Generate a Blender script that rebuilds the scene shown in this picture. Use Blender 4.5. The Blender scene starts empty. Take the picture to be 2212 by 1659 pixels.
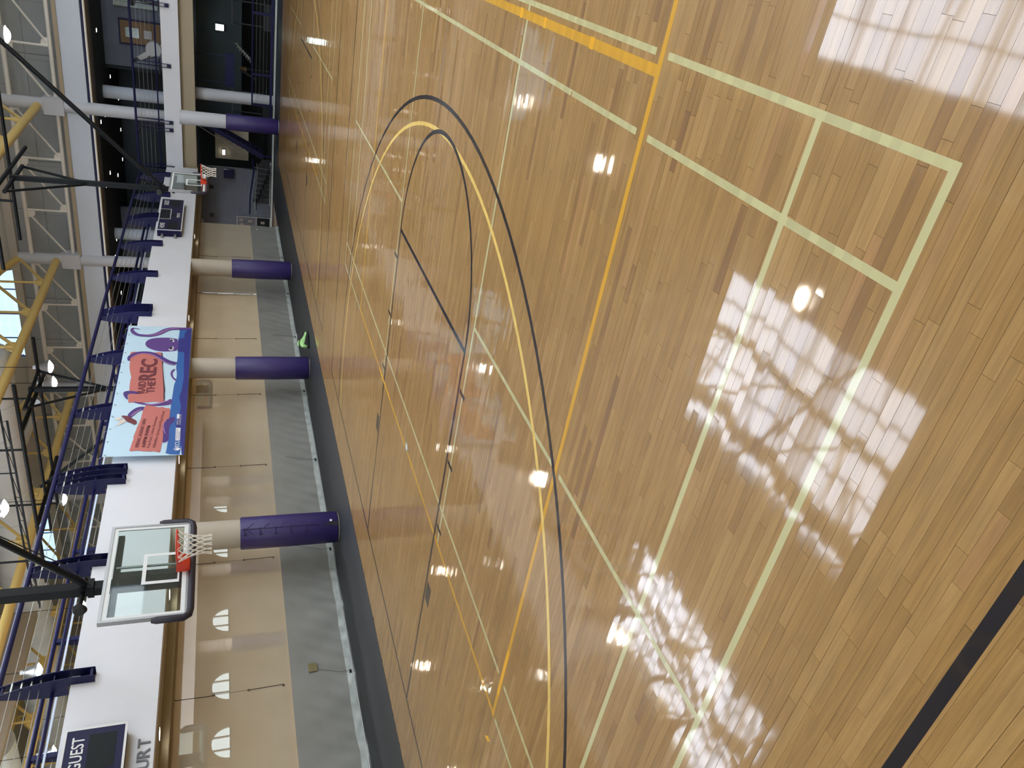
import bpy, bmesh, math, random
from mathutils import Vector, Matrix
from mathutils.geometry import tessellate_polygon
PI = math.pi
random.seed(7)
SC = bpy.context.scene
COL = SC.collection

# ------------------------------------------------------------------ camera, world, exposure
CP = Vector((-8.6938, -9.6046, 2.4227)); YAW, PITCH, ROLL, FPX = 1.0174, -0.3598, -0.0092, 1653.19
_f = Vector((math.sin(YAW)*math.cos(PITCH), math.cos(YAW)*math.cos(PITCH), math.sin(PITCH)))
_r = Vector((math.cos(YAW), -math.sin(YAW), 0)); _u = _r.cross(_f)
_r2 = _r*math.cos(ROLL)+_u*math.sin(ROLL); _u2 = -_r*math.sin(ROLL)+_u*math.cos(ROLL)
cam = bpy.data.cameras.new('camera'); cam.sensor_width = 36; cam.sensor_fit = 'HORIZONTAL'
cam.lens = FPX/2212*36; cam.clip_end = 300; cam.clip_start = 0.05
co = bpy.data.objects.new('camera', cam); COL.objects.link(co)
# the phone was held on its side: camera right = world down, camera up = world right
co.matrix_world = Matrix((( -_u2.x, _r2.x, -_f.x, CP.x), (-_u2.y, _r2.y, -_f.y, CP.y), (-_u2.z, _r2.z, -_f.z, CP.z), (0,0,0,1)))
SC.camera = co
SC.view_settings.view_transform = 'Standard'; SC.view_settings.look = 'None'
SC.view_settings.exposure = 0.4; SC.view_settings.gamma = 1.0; SC.view_settings.use_curve_mapping = False
w = bpy.data.worlds.new('sky'); SC.world = w; w.use_nodes = True
bg = w.node_tree.nodes['Background']; bg.inputs[0].default_value = (0.75, 0.88, 1.0, 1); bg.inputs[1].default_value = 1.0
SKY_PANEL = 13.0          # backlit skylight panels
LAMP = 70.0              # high-bay lamp lenses
SC.cycles.max_bounces = 8; SC.cycles.diffuse_bounces = 4; SC.cycles.glossy_bounces = 4; SC.cycles.transparent_max_bounces = 16
SC.cycles.sample_clamp_indirect = 6.0; SC.cycles.use_denoising = True
SC.cycles.caustics_reflective = False; SC.cycles.caustics_refractive = False

def visible(p):          # picture position of a point (used only to choose which boards are single parts)
    d = Vector(p)-CP; z = d.dot(_f)
    if z <= 0.1: return None
    return (1106-FPX*d.dot(_u2)/z, 1659-(829.5+FPX*d.dot(_r2)/z), z)

# ------------------------------------------------------------------ materials
def lin(h):
    h = h.lstrip('#'); c = [int(h[i:i+2], 16)/255 for i in (0, 2, 4)]
    return tuple(x/12.92 if x <= .04045 else ((x+.055)/1.055)**2.4 for x in c)+(1,)
def mat(name, hexc, rough=.6, metal=0.0, var=0.0, scale=8.0, bump=0.0, bscale=40.0, coat=0.0, emit=None, estr=0.0, spec=.5):
    m = bpy.data.materials.new(name); m.use_nodes = True; nt = m.node_tree; b = nt.nodes['Principled BSDF']
    c = lin(hexc); b.inputs['Base Color'].default_value = c
    b.inputs['Roughness'].default_value = rough; b.inputs['Metallic'].default_value = metal
    b.inputs['Specular IOR Level'].default_value = spec; b.inputs['Coat Weight'].default_value = coat; b.inputs['Coat Roughness'].default_value = .08
    if emit: b.inputs['Emission Color'].default_value = lin(emit); b.inputs['Emission Strength'].default_value = estr
    geo = nt.nodes.new('ShaderNodeNewGeometry')
    n = nt.nodes.new('ShaderNodeTexNoise'); n.inputs['Scale'].default_value = scale; n.inputs['Detail'].default_value = 4
    nt.links.new(geo.outputs['Position'], n.inputs['Vector'])
    v = max(var, .03)
    mx = nt.nodes.new('ShaderNodeMix'); mx.data_type = 'RGBA'
    mx.inputs['A'].default_value = tuple(x*(1-v) for x in c[:3])+(1,); mx.inputs['B'].default_value = tuple(min(1, x*(1+v)) for x in c[:3])+(1,)
    nt.links.new(n.outputs['Fac'], mx.inputs['Factor']); nt.links.new(mx.outputs['Result'], b.inputs['Base Color'])
    if bump:
        n2 = nt.nodes.new('ShaderNodeTexNoise'); n2.inputs['Scale'].default_value = bscale
        nt.links.new(geo.outputs['Position'], n2.inputs['Vector'])
        bp = nt.nodes.new('ShaderNodeBump'); bp.inputs['Strength'].default_value = 1; bp.inputs['Distance'].default_value = bump
        nt.links.new(n2.outputs['Fac'], bp.inputs['Height']); nt.links.new(bp.outputs['Normal'], b.inputs['Normal'])
    return m
def floor_gloss(nt, b, geo, amp=1.0):
    """polished, slightly wavy polyurethane coat"""
    mp = nt.nodes.new('ShaderNodeMapping'); mp.inputs['Scale'].default_value = (2.6, 1.3, 1)
    nt.links.new(geo.outputs['Position'], mp.inputs['Vector'])
    n = nt.nodes.new('ShaderNodeTexNoise'); n.inputs['Scale'].default_value = 1.0; n.inputs['Detail'].default_value = 2.6; n.inputs['Roughness'].default_value = .45
    nt.links.new(mp.outputs['Vector'], n.inputs['Vector'])
    bp = nt.nodes.new('ShaderNodeBump'); bp.inputs['Strength'].default_value = 1; bp.inputs['Distance'].default_value = .0019*amp
    nt.links.new(n.outputs['Fac'], bp.inputs['Height'])
    nt.links.new(bp.outputs['Normal'], b.inputs['Coat Normal']); nt.links.new(bp.outputs['Normal'], b.inputs['Normal'])
    b.inputs['Coat Weight'].default_value = .62; b.inputs['Coat Roughness'].default_value = .05; b.inputs['Coat IOR'].default_value = 1.5
    b.inputs['Roughness'].default_value = .38; b.inputs['Specular IOR Level'].default_value = .16
def wood_mat():
    m = bpy.data.materials.new('maple_boards'); m.use_nodes = True; nt = m.node_tree; b = nt.nodes['Principled BSDF']; L = nt.links.new
    geo = nt.nodes.new('ShaderNodeNewGeometry')
    at = nt.nodes.new('ShaderNodeAttribute'); at.attribute_name = 'tone'
    ramp = nt.nodes.new('ShaderNodeValToRGB'); cr = ramp.color_ramp
    stops = [(0.0, '#775734'), (0.12, '#7D5D36'), (0.35, '#876739'), (0.6, '#8E6D3D'), (0.85, '#987848'), (1.0, '#936F44')]
    while len(cr.elements) < len(stops): cr.elements.new(.5)
    for e, (p, h) in zip(cr.elements, stops): e.position = p; e.color = lin(h)
    L(at.outputs['Fac'], ramp.inputs['Fac'])
    mp = nt.nodes.new('ShaderNodeMapping'); mp.inputs['Scale'].default_value = (60, 3.0, 1)
    sep = nt.nodes.new('ShaderNodeSeparateXYZ'); L(geo.outputs['Position'], sep.inputs[0])
    ad = nt.nodes.new('ShaderNodeMath'); ad.operation = 'MULTIPLY_ADD'; L(at.outputs['Fac'], ad.inputs[0]); ad.inputs[1].default_value = 37.0; L(sep.outputs['Y'], ad.inputs[2])
    cmb = nt.nodes.new('ShaderNodeCombineXYZ'); L(sep.outputs['X'], cmb.inputs[0]); L(ad.outputs[0], cmb.inputs[1])
    L(cmb.outputs[0], mp.inputs['Vector'])
    n = nt.nodes.new('ShaderNodeTexNoise'); n.inputs['Scale'].default_value = 1; n.inputs['Detail'].default_value = 5; n.inputs['Distortion'].default_value = .8
    L(mp.outputs['Vector'], n.inputs['Vector'])
    mp2 = nt.nodes.new('ShaderNodeMapping'); mp2.inputs['Scale'].default_value = (9, 2.2, 1); L(cmb.outputs[0], mp2.inputs['Vector'])
    n2 = nt.nodes.new('ShaderNodeTexNoise'); n2.inputs['Scale'].default_value = 1; n2.inputs['Detail'].default_value = 2; L(mp2.outputs['Vector'], n2.inputs['Vector'])
    mr = nt.nodes.new('ShaderNodeMapRange'); mr.inputs['From Min'].default_value = .3; mr.inputs['From Max'].default_value = .75
    mr.inputs['To Min'].default_value = 1.1; mr.inputs['To Max'].default_value = .8; L(n.outputs['Fac'], mr.inputs['Value'])
    mr2 = nt.nodes.new('ShaderNodeMapRange'); mr2.inputs['From Min'].default_value = .35; mr2.inputs['From Max'].default_value = .7
    mr2.inputs['To Min'].default_value = 1.05; mr2.inputs['To Max'].default_value = .9; L(n2.outputs['Fac'], mr2.inputs['Value'])
    mu = nt.nodes.new('ShaderNodeMath'); mu.operation = 'MULTIPLY'; L(mr.outputs[0], mu.inputs[0]); L(mr2.outputs[0], mu.inputs[1])
    vm = nt.nodes.new('ShaderNodeVectorMath'); vm.operation = 'SCALE'; L(ramp.outputs['Color'], vm.inputs[0]); L(mu.outputs[0], vm.inputs['Scale'])
    L(vm.outputs[0], b.inputs['Base Color'])
    floor_gloss(nt, b, geo)
    return m
def paint_mat(name, hexc):
    m = mat(name, hexc, var=.06, scale=14); nt = m.node_tree; b = nt.nodes['Principled BSDF']
    geo = [x for x in nt.nodes if x.type == 'NEW_GEOMETRY'][0]
    # each board under the paint takes it a little differently
    sep = nt.nodes.new('ShaderNodeSeparateXYZ'); nt.links.new(geo.outputs['Position'], sep.inputs[0])
    dv = nt.nodes.new('ShaderNodeMath'); dv.operation = 'DIVIDE'; nt.links.new(sep.outputs['X'], dv.inputs[0]); dv.inputs[1].default_value = .0572
    fl = nt.nodes.new('ShaderNodeMath'); fl.operation = 'FLOOR'; nt.links.new(dv.outputs[0], fl.inputs[0])
    wn = nt.nodes.new('ShaderNodeTexWhiteNoise'); wn.noise_dimensions = '1D'; nt.links.new(fl.outputs[0], wn.inputs['W'])
    mr = nt.nodes.new('ShaderNodeMapRange'); mr.inputs['To Min'].default_value = .9; mr.inputs['To Max'].default_value = 1.06; nt.links.new(wn.outputs['Value'], mr.inputs['Value'])
    mx = [x for x in nt.nodes if x.type == 'MIX'][0]
    vm = nt.nodes.new('ShaderNodeVectorMath'); vm.operation = 'SCALE'; nt.links.new(mx.outputs['Result'], vm.inputs[0]); nt.links.new(mr.outputs[0], vm.inputs['Scale'])
    nt.links.new(vm.outputs[0], b.inputs['Base Color'])
    floor_gloss(nt, b, geo, .8)
    return m
def glass_mat(name, tint=(.86, .93, .91), amt=.015):
    m = bpy.data.materials.new(name); m.use_nodes = True; nt = m.node_tree; nt.nodes.clear()
    o = nt.nodes.new('ShaderNodeOutputMaterial'); t = nt.nodes.new('ShaderNodeBsdfTransparent'); t.inputs[0].default_value = tint+(1,)
    g = nt.nodes.new('ShaderNodeBsdfGlossy'); g.inputs['Roughness'].default_value = .03
    lw = nt.nodes.new('ShaderNodeLayerWeight'); pw = nt.nodes.new('ShaderNodeMath'); pw.operation = 'POWER'; nt.links.new(lw.outputs['Facing'], pw.inputs[0]); pw.inputs[1].default_value = 4
    fr = nt.nodes.new('ShaderNodeMath'); fr.operation = 'MULTIPLY_ADD'; nt.links.new(pw.outputs[0], fr.inputs[0]); fr.inputs[1].default_value = .6; fr.inputs[2].default_value = .02
    ns = nt.nodes.new('ShaderNodeTexNoise'); ns.inputs['Scale'].default_value = 3
    ma = nt.nodes.new('ShaderNodeMath'); ma.operation = 'MULTIPLY_ADD'; nt.links.new(ns.outputs['Fac'], ma.inputs[0]); ma.inputs[1].default_value = .02; nt.links.new(fr.outputs[0], ma.inputs[2])
    mx = nt.nodes.new('ShaderNodeMixShader'); nt.links.new(ma.outputs[0], mx.inputs[0]); nt.links.new(t.outputs[0], mx.inputs[1]); nt.links.new(g.outputs[0], mx.inputs[2])
    d = nt.nodes.new('ShaderNodeBsdfDiffuse'); d.inputs[0].default_value = (.72, .8, .78, 1)
    m2 = nt.nodes.new('ShaderNodeMixShader'); m2.inputs[0].default_value = amt; nt.links.new(mx.outputs[0], m2.inputs[1]); nt.links.new(d.outputs[0], m2.inputs[2])
    nt.links.new(m2.outputs[0], o.inputs[0]); return m
def mesh_cloth_mat():
    m = bpy.data.materials.new('curtain_mesh'); m.use_nodes = True; nt = m.node_tree; nt.nodes.clear(); L = nt.links.new
    o = nt.nodes.new('ShaderNodeOutputMaterial'); t = nt.nodes.new('ShaderNodeBsdfTransparent'); t.inputs[0].default_value = (.93, .88, .8, 1)
    d = nt.nodes.new('ShaderNodeBsdfDiffuse'); tl = nt.nodes.new('ShaderNodeBsdfTranslucent')
    geo = nt.nodes.new('ShaderNodeNewGeometry'); n = nt.nodes.new('ShaderNodeTexNoise'); n.inputs['Scale'].default_value = 1.5; L(geo.outputs['Position'], n.inputs['Vector'])
    mx = nt.nodes.new('ShaderNodeMix'); mx.data_type = 'RGBA'; mx.inputs['A'].default_value = lin('#EDE5CE'); mx.inputs['B'].default_value = lin('#E0D5BA'); L(n.outputs['Fac'], mx.inputs['Factor'])
    L(mx.outputs['Result'], d.inputs[0]); L(mx.outputs['Result'], tl.inputs[0])
    a = nt.nodes.new('ShaderNodeMixShader'); a.inputs[0].default_value = .35; L(d.outputs[0], a.inputs[1]); L(tl.outputs[0], a.inputs[2])
    b = nt.nodes.new('ShaderNodeMixShader'); b.inputs[0].default_value = .52; L(t.outputs[0], b.inputs[1]); L(a.outputs[0], b.inputs[2])
    L(b.outputs[0], o.inputs[0]); return m
def block_mat(name, hexc, joint, bw=.4, bh=.2):
    m = mat(name, hexc, rough=.85, var=.1, scale=2.5); nt = m.node_tree; b = nt.nodes['Principled BSDF']
    geo = [x for x in nt.nodes if x.type == 'NEW_GEOMETRY'][0]
    sep = nt.nodes.new('ShaderNodeSeparateXYZ'); nt.links.new(geo.outputs['Position'], sep.inputs[0])
    ad = nt.nodes.new('ShaderNodeMath'); nt.links.new(sep.outputs['X'], ad.inputs[0]); nt.links.new(sep.outputs['Y'], ad.inputs[1])
    cm = nt.nodes.new('ShaderNodeCombineXYZ'); nt.links.new(ad.outputs[0], cm.inputs[0]); nt.links.new(sep.outputs['Z'], cm.inputs[1])
    br = nt.nodes.new('ShaderNodeTexBrick'); br.inputs['Scale'].default_value = 1; br.inputs['Brick Width'].default_value = bw; br.inputs['Row Height'].default_value = bh
    br.inputs['Mortar Size'].default_value = .008; br.inputs['Color1'].default_value = (1, 1, 1, 1); br.inputs['Color2'].default_value = (.93, .93, .93, 1); br.inputs['Mortar'].default_value = (joint,)*3+(1,)
    nt.links.new(cm.outputs[0], br.inputs['Vector'])
    mx = [x for x in nt.nodes if x.type == 'MIX'][0]
    vm = nt.nodes.new('ShaderNodeVectorMath'); vm.operation = 'MULTIPLY'; nt.links.new(mx.outputs['Result'], vm.inputs[0]); nt.links.new(br.outputs['Color'], vm.inputs[1])
    nt.links.new(vm.outputs[0], b.inputs['Base Color']); return m
def emit_mat(name, hexc, s):
    m = bpy.data.materials.new(name); m.use_nodes = True; nt = m.node_tree; nt.nodes.clear()
    o = nt.nodes.new('ShaderNodeOutputMaterial'); e = nt.nodes.new('ShaderNodeEmission'); e.inputs[0].default_value = lin(hexc); e.inputs[1].default_value = s
    nt.links.new(e.outputs[0], o.inputs[0]); return m

M = dict(
    wood=wood_mat(), gap=mat('board_joint', '#5A3B22', .9),
    green=paint_mat('pale_green_paint', '#A9A478'), orange=paint_mat('orange_paint', '#B98A20'), amber=paint_mat('bright_amber_tape', '#D39A14'),
    yellow=paint_mat('yellow_paint', '#CDAE5C'), navy=paint_mat('navy_paint', '#100E16'), slate=paint_mat('slate_paint', '#2B2927'),
    vinyl=mat('dark_vinyl_floor', '#1F2327', .55, var=.08, scale=3), white=mat('white_wall_paint', '#D6DAE0', .75, var=.03, scale=1.5),
    soffit=mat('tan_soffit', '#A79A84', .8, var=.05, scale=1.2), beam=mat('tan_beam', '#A49880', .8),
    rail=mat('navy_gloss_steel', '#101240', .45, var=.08, spec=.3), cable=mat('steel_cable', '#B9BDB8', .35, .8),
    pipe=mat('black_green_steel', '#080D10', .5, var=.1, spec=.2), yel=mat('yellow_steel', '#E0C376', .45, var=.06, scale=2),
    col=mat('grey_white_column', '#BEC2C8', .6, var=.04, scale=1), coltan=mat('tan_column', '#B3AB9C', .7, var=.04, scale=1),
    pad=mat('purple_vinyl_pad', '#31265F', .42, var=.1, scale=5, bump=.006, bscale=7), paddark=mat('pad_strap', '#241A50', .5),
    grey=mat('grey_vinyl_curtain', '#878883', .5, var=.1, scale=2.5, bump=.02, bscale=2.2), hem=mat('pale_hem_vinyl', '#B2BAB6', .45, var=.08, scale=6, bump=.02, bscale=5),
    mesh=mesh_cloth_mat(), black=mat('black_cord', '#1B1A1C', .7), concrete=block_mat('concrete_panels', '#ABB1B3', .55, 2.4, 1.9),
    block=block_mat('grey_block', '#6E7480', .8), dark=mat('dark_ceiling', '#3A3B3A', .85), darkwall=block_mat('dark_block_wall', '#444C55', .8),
    steelw=mat('white_steel', '#DEDCD4', .5, var=.04), paleblue=mat('pale_blue_drywall', '#CBD5E2', .75), duct=mat('galvanised_duct', '#D0D6D8', .45, .1, var=.08, scale=1.5),
    deck=mat('roof_deck_paint', '#C8C1B4', .6, var=.06, scale=2), glass=glass_mat('backboard_glass'), alu=mat('aluminium_frame', '#9A9C9C', .35, .7),
    boardwhite=mat('white_target_paint', '#D4DBDC', .5), rim=mat('orange_rim', '#C4361F', .4, var=.06), net=mat('white_net_cord', '#D9D6CC', .8), padnavy=mat('edge_pad', '#1D1A2A', .5),
    fillwin=emit_mat('added_fill_panel', '#E4EEFA', 4.6), panel=emit_mat('backlit_skylight_panel', '#E4EEFF', SKY_PANEL), gable=emit_mat('backlit_gable_panel', '#BFE0F2', 1.1), lamp=emit_mat('lamp_lens', '#FFF3E2', LAMP), small=emit_mat('downlight_lens', '#FFF8EC', 14.0),
    sky=emit_mat('window_daylight', '#D6E8F2', 1.25), mull=mat('blue_mullion', '#3B458E', .5), greymull=mat('grey_mullion', '#8FA3B0', .5),
    sbnavy=mat('scoreboard_blue', '#17153F', .45, var=.06, spec=.25), sbdark=mat('scoreboard_screen', '#14191C', .5, spec=.2), sbwhite=mat('scoreboard_white', '#DADCDC', .5),
    letter=mat('grey_letters', '#6C7075', .6), tan=mat('tan_wall', '#C4BAA2', .85, var=.06, scale=1), wooddoor=mat('oak_door', '#7B6142', .6, var=.15, scale=6),
    lime=mat('lime_fabric', '#A6D88C', .6, var=.25, scale=30, bump=.004, bscale=60), blackshoe=mat('black_rubber', '#17191F', .5), farwood=mat('far_court_wood', '#A8804E', .35, coat=.5),
    brassplate=mat('brass_plate', '#8C8564', .35, .6), darksteel=mat('dark_machine', '#14161B', .5), lightgrey=mat('light_grey_enamel', '#B8BABA', .5), glassblock=mat('glass_block', '#93A6A4', .15, var=.4, scale=9, coat=1.0), cove=emit_mat('cove_strip', '#F2F6FF', 3.0), teal=mat('teal_wall', '#5C6A72', .8), lightpanel=emit_mat('wall_light_panel', '#E6FFFA', 9.0),
    paper=mat('notice_paper', '#9A9486', .7, var=.3, scale=25), fabricpaper=mat('poster_print', '#6B6A72', .7, var=.6, scale=7))

# ------------------------------------------------------------------ geometry helpers
class MB:
    def __init__(s): s.v = []; s.f = []; s.m = []; s.mi = 0
    def add(s, vs, fs):
        o = len(s.v); s.v += [tuple(v) for v in vs]; s.f += [tuple(i+o for i in f) for f in fs]; s.m += [s.mi]*len(fs); return s
    def box(s, x0, x1, y0, y1, z0, z1):
        return s.add([(x0,y0,z0),(x1,y0,z0),(x1,y1,z0),(x0,y1,z0),(x0,y0,z1),(x1,y0,z1),(x1,y1,z1),(x0,y1,z1)],
                     [(3,2,1,0),(4,5,6,7),(0,1,5,4),(1,2,6,5),(2,3,7,6),(3,0,4,7)])
    def tube(s, pts, r, n=8, cap=True, closed=False):
        pts = [Vector(p) for p in pts]; k = len(pts); rings = []
        prev = None
        for i, p in enumerate(pts):
            if closed: t = (pts[(i+1) % k]-pts[i-1])
            else: t = (pts[min(i+1, k-1)]-pts[max(i-1, 0)])
            t.normalize()
            a = prev if prev is not None else (Vector((0,0,1)) if abs(t.z) < .9 else Vector((1,0,0)))
            a = (a-t*a.dot(t)).normalized(); prev = a; b = t.cross(a)
            rr = r[i] if isinstance(r, (list, tuple)) else r
            rings.append([p+a*rr*math.cos(2*PI*j/n)+b*rr*math.sin(2*PI*j/n) for j in range(n)])
        vs = [v for g in rings for v in g]; fs = []
        for i in range(k if closed else k-1):
            i2 = (i+1) % k
            for j in range(n): fs.append((i*n+j, i*n+(j+1) % n, i2*n+(j+1) % n, i2*n+j))
        if cap and not closed: fs += [tuple(reversed(range(n))), tuple(range((k-1)*n, k*n))]
        return s.add(vs, fs)
    def beam(s, p, q, w, h, up=(0,0,1)):
        p = Vector(p); q = Vector(q); t = (q-p).normalized(); u = Vector(up)
        if abs(t.dot(u)) > .98: u = Vector((0,1,0))
        b = t.cross(u).normalized(); u = b.cross(t)
        vs = [e+b*sx*w/2+u*sz*h/2 for e in (p, q) for sx, sz in ((-1,-1),(1,-1),(1,1),(-1,1))]
        return s.add(vs, [(0,1,2,3),(7,6,5,4),(0,4,5,1),(1,5,6,2),(2,6,7,3),(3,7,4,0)])
    def prism(s, poly, axis, a, b):
        """polygon in the two other axes, extruded along axis from a to b"""
        def P(c, t): return {0: (t, c[0], c[1]), 1: (c[0], t, c[1]), 2: (c[0], c[1], t)}[axis]
        n = len(poly)
        s.add([P(c, a) for c in poly]+[P(c, b) for c in poly], [tuple(range(n)), tuple(reversed(range(n, 2*n)))]+[(i, (i+1) % n, (i+1) % n+n, i+n) for i in range(n)])
        return s
    def lathe(s, prof, c=(0,0,0), n=24):
        vs = []; fs = []; k = len(prof)
        for j in range(n):
            a = 2*PI*j/n
            for r, z in prof: vs.append((c[0]+r*math.cos(a), c[1]+r*math.sin(a), c[2]+z))
        for j in range(n):
            j2 = (j+1) % n
            for i in range(k-1): fs.append((j*k+i, j2*k+i, j2*k+i+1, j*k+i+1))
        return s.add(vs, fs)
    def build(s, name, mats, parent=None, smooth=False, loc=None, kind=None, label=None):
        me = bpy.data.meshes.new(name); me.from_pydata(s.v, [], s.f)
        mats = mats if isinstance(mats, (list, tuple)) else [mats]
        for m in mats: me.materials.append(m)
        if len(mats) > 1: me.polygons.foreach_set('material_index', s.m)
        bm = bmesh.new(); bm.from_mesh(me); bmesh.ops.recalc_face_normals(bm, faces=bm.faces); bm.to_mesh(me); bm.free()
        if smooth:
            me.polygons.foreach_set('use_smooth', [True]*len(me.polygons))
            me.set_sharp_from_angle(angle=math.radians(38))
        o = bpy.data.objects.new(name, me); COL.objects.link(o)
        if parent: o.parent = parent
        if loc: o.location = loc
        if kind: o['kind'] = kind
        if label: o['label'] = label
        return o
def tag(o, label, cat, group=None):
    o['label'] = label; o['category'] = cat
    if group: o['group'] = group
    return o
def thing(name, label, cat, loc=(0,0,0), rz=0, group=None):
    o = bpy.data.objects.new(name, None); COL.objects.link(o); o.location = loc; o.rotation_euler = (0,0,rz); o.empty_display_size = .2
    return tag(o, label, cat, group)
def tree_copy(root, label, loc=None, rz=None):
    c = root.copy(); COL.objects.link(c)
    if loc is not None: c.location = loc
    if rz is not None: c.rotation_euler = (0,0,rz)
    c['label'] = label
    for ch in list(root.children):
        d = ch.copy(); COL.objects.link(d); d.parent = c
        for g in list(ch.children):
            e = g.copy(); COL.objects.link(e); e.parent = d
    return c
def text(name, body, m, parent, x0, z0, x1, z1, y, ext=.004, bold=.0, label=None, rot=None):
    """lettering facing -y whose ink fills the box x0..x1, z0..z1"""
    cu = bpy.data.curves.new(name, 'FONT'); cu.body = body; cu.extrude = ext; cu.offset = bold; cu.resolution_u = 3
    to = bpy.data.objects.new('tmp', cu); COL.objects.link(to); bpy.context.view_layer.update()
    me = bpy.data.meshes.new_from_object(to.evaluated_get(bpy.context.evaluated_depsgraph_get()))
    bpy.data.objects.remove(to)
    xs = [v.co.x for v in me.vertices]; ys = [v.co.y for v in me.vertices]
    ax, bx, ay, by = min(xs), max(xs), min(ys), max(ys)
    for v in me.vertices:
        u = x0+(v.co.x-ax)/(bx-ax)*(x1-x0); t = z0+(v.co.y-ay)/(by-ay)*(z1-z0)
        if rot:
            c, s = math.cos(rot), math.sin(rot); du, dt = u-x0, t-z0; u, t = x0+du*c-dt*s, z0+du*s+dt*c
        v.co = (u, y-v.co.z, t)
    me.materials.clear(); me.materials.append(m)
    o = bpy.data.objects.new(name, me); COL.objects.link(o); o.parent = parent
    if label: o['label'] = label
    return o
def struct(o): o['kind'] = 'structure'; return o

# ------------------------------------------------------------------ floor
GROUP_L = 'painted court lines'
floor = struct(MB().box(-12, 27.9, -16, .98, -.3, -.012).build('floor', M['gap']))
BW = .0572
near_b = []; far = MB(); tones = []
rows = int((27.9+12)/BW)
rnd = random.Random(11)
for i in range(rows):
    x0 = -12+i*BW; wide = (i % 17 == 5) or rnd.random() < .05
    g = .0013 if wide else .0005
    y = -16-rnd.random(); bias = rnd.gauss(0, .05)
    while y < .98:
        L_ = rnd.choice((.3, .45, .6, .75, .9, 1.1, 1.35, 1.6))*rnd.uniform(.85, 1.15) if rnd.random() > .15 else rnd.uniform(.2, .4)
        y1 = min(y+L_, .98); ya = max(y, -16)
        if y1-ya > .03:
            t = min(1, max(0, rnd.gauss(.58, .16)+bias)) if rnd.random() > .015 else rnd.uniform(0, .15)
            tx = rnd.gauss(0, .00015); ty = rnd.gauss(0, .00012)*(y1-ya)
            zs = [-tx-ty, tx-ty, tx+ty, -tx+ty]
            X0, X1, Y0, Y1 = x0+g, x0+BW-g, ya+.0006, y1-.0006
            vs = [(X0,Y0,-.012),(X1,Y0,-.012),(X1,Y1,-.012),(X0,Y1,-.012),(X0,Y0,zs[0]),(X1,Y0,zs[1]),(X1,Y1,zs[2]),(X0,Y1,zs[3])]
            q = visible(((X0+X1)/2, (Y0+Y1)/2, 0))
            vis = q and -30 < q[0] < 2240 and -30 < q[1] < 1690
            near_b.append(((y1-ya)/q[2]**2.0 if vis else 0, vs, t))
        y = y1
near_b.sort(key=lambda a: -a[0])
FS5 = [(4,5,6,7),(0,1,5,4),(1,2,6,5),(2,3,7,6),(3,0,4,7)]
for k, (_, vs, t) in enumerate(near_b[:300]):
    mb = MB().add(vs, FS5); me = bpy.data.meshes.new('plank'); me.from_pydata(mb.v, [], mb.f); me.materials.append(M['wood'])
    a = me.attributes.new('tone', 'FLOAT', 'FACE'); a.data.foreach_set('value', [t]*len(mb.f))
    o = bpy.data.objects.new('plank', me); COL.objects.link(o); o.parent = floor
for key, vs, t in near_b[300:]:
    if key > .0015: far.add(vs, FS5); tones += [t]*5
    else: far.add(vs[4:], [(0,1,2,3)]); tones.append(t)
me = bpy.data.meshes.new('floorboards'); me.from_pydata(far.v, [], far.f); me.materials.append(M['wood'])
a = me.attributes.new('tone', 'FLOAT', 'FACE'); a.data.foreach_set('value', tones)
fo = bpy.data.objects.new('floorboards', me); COL.objects.link(fo); fo.parent = floor; fo['kind'] = 'stuff'

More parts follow.
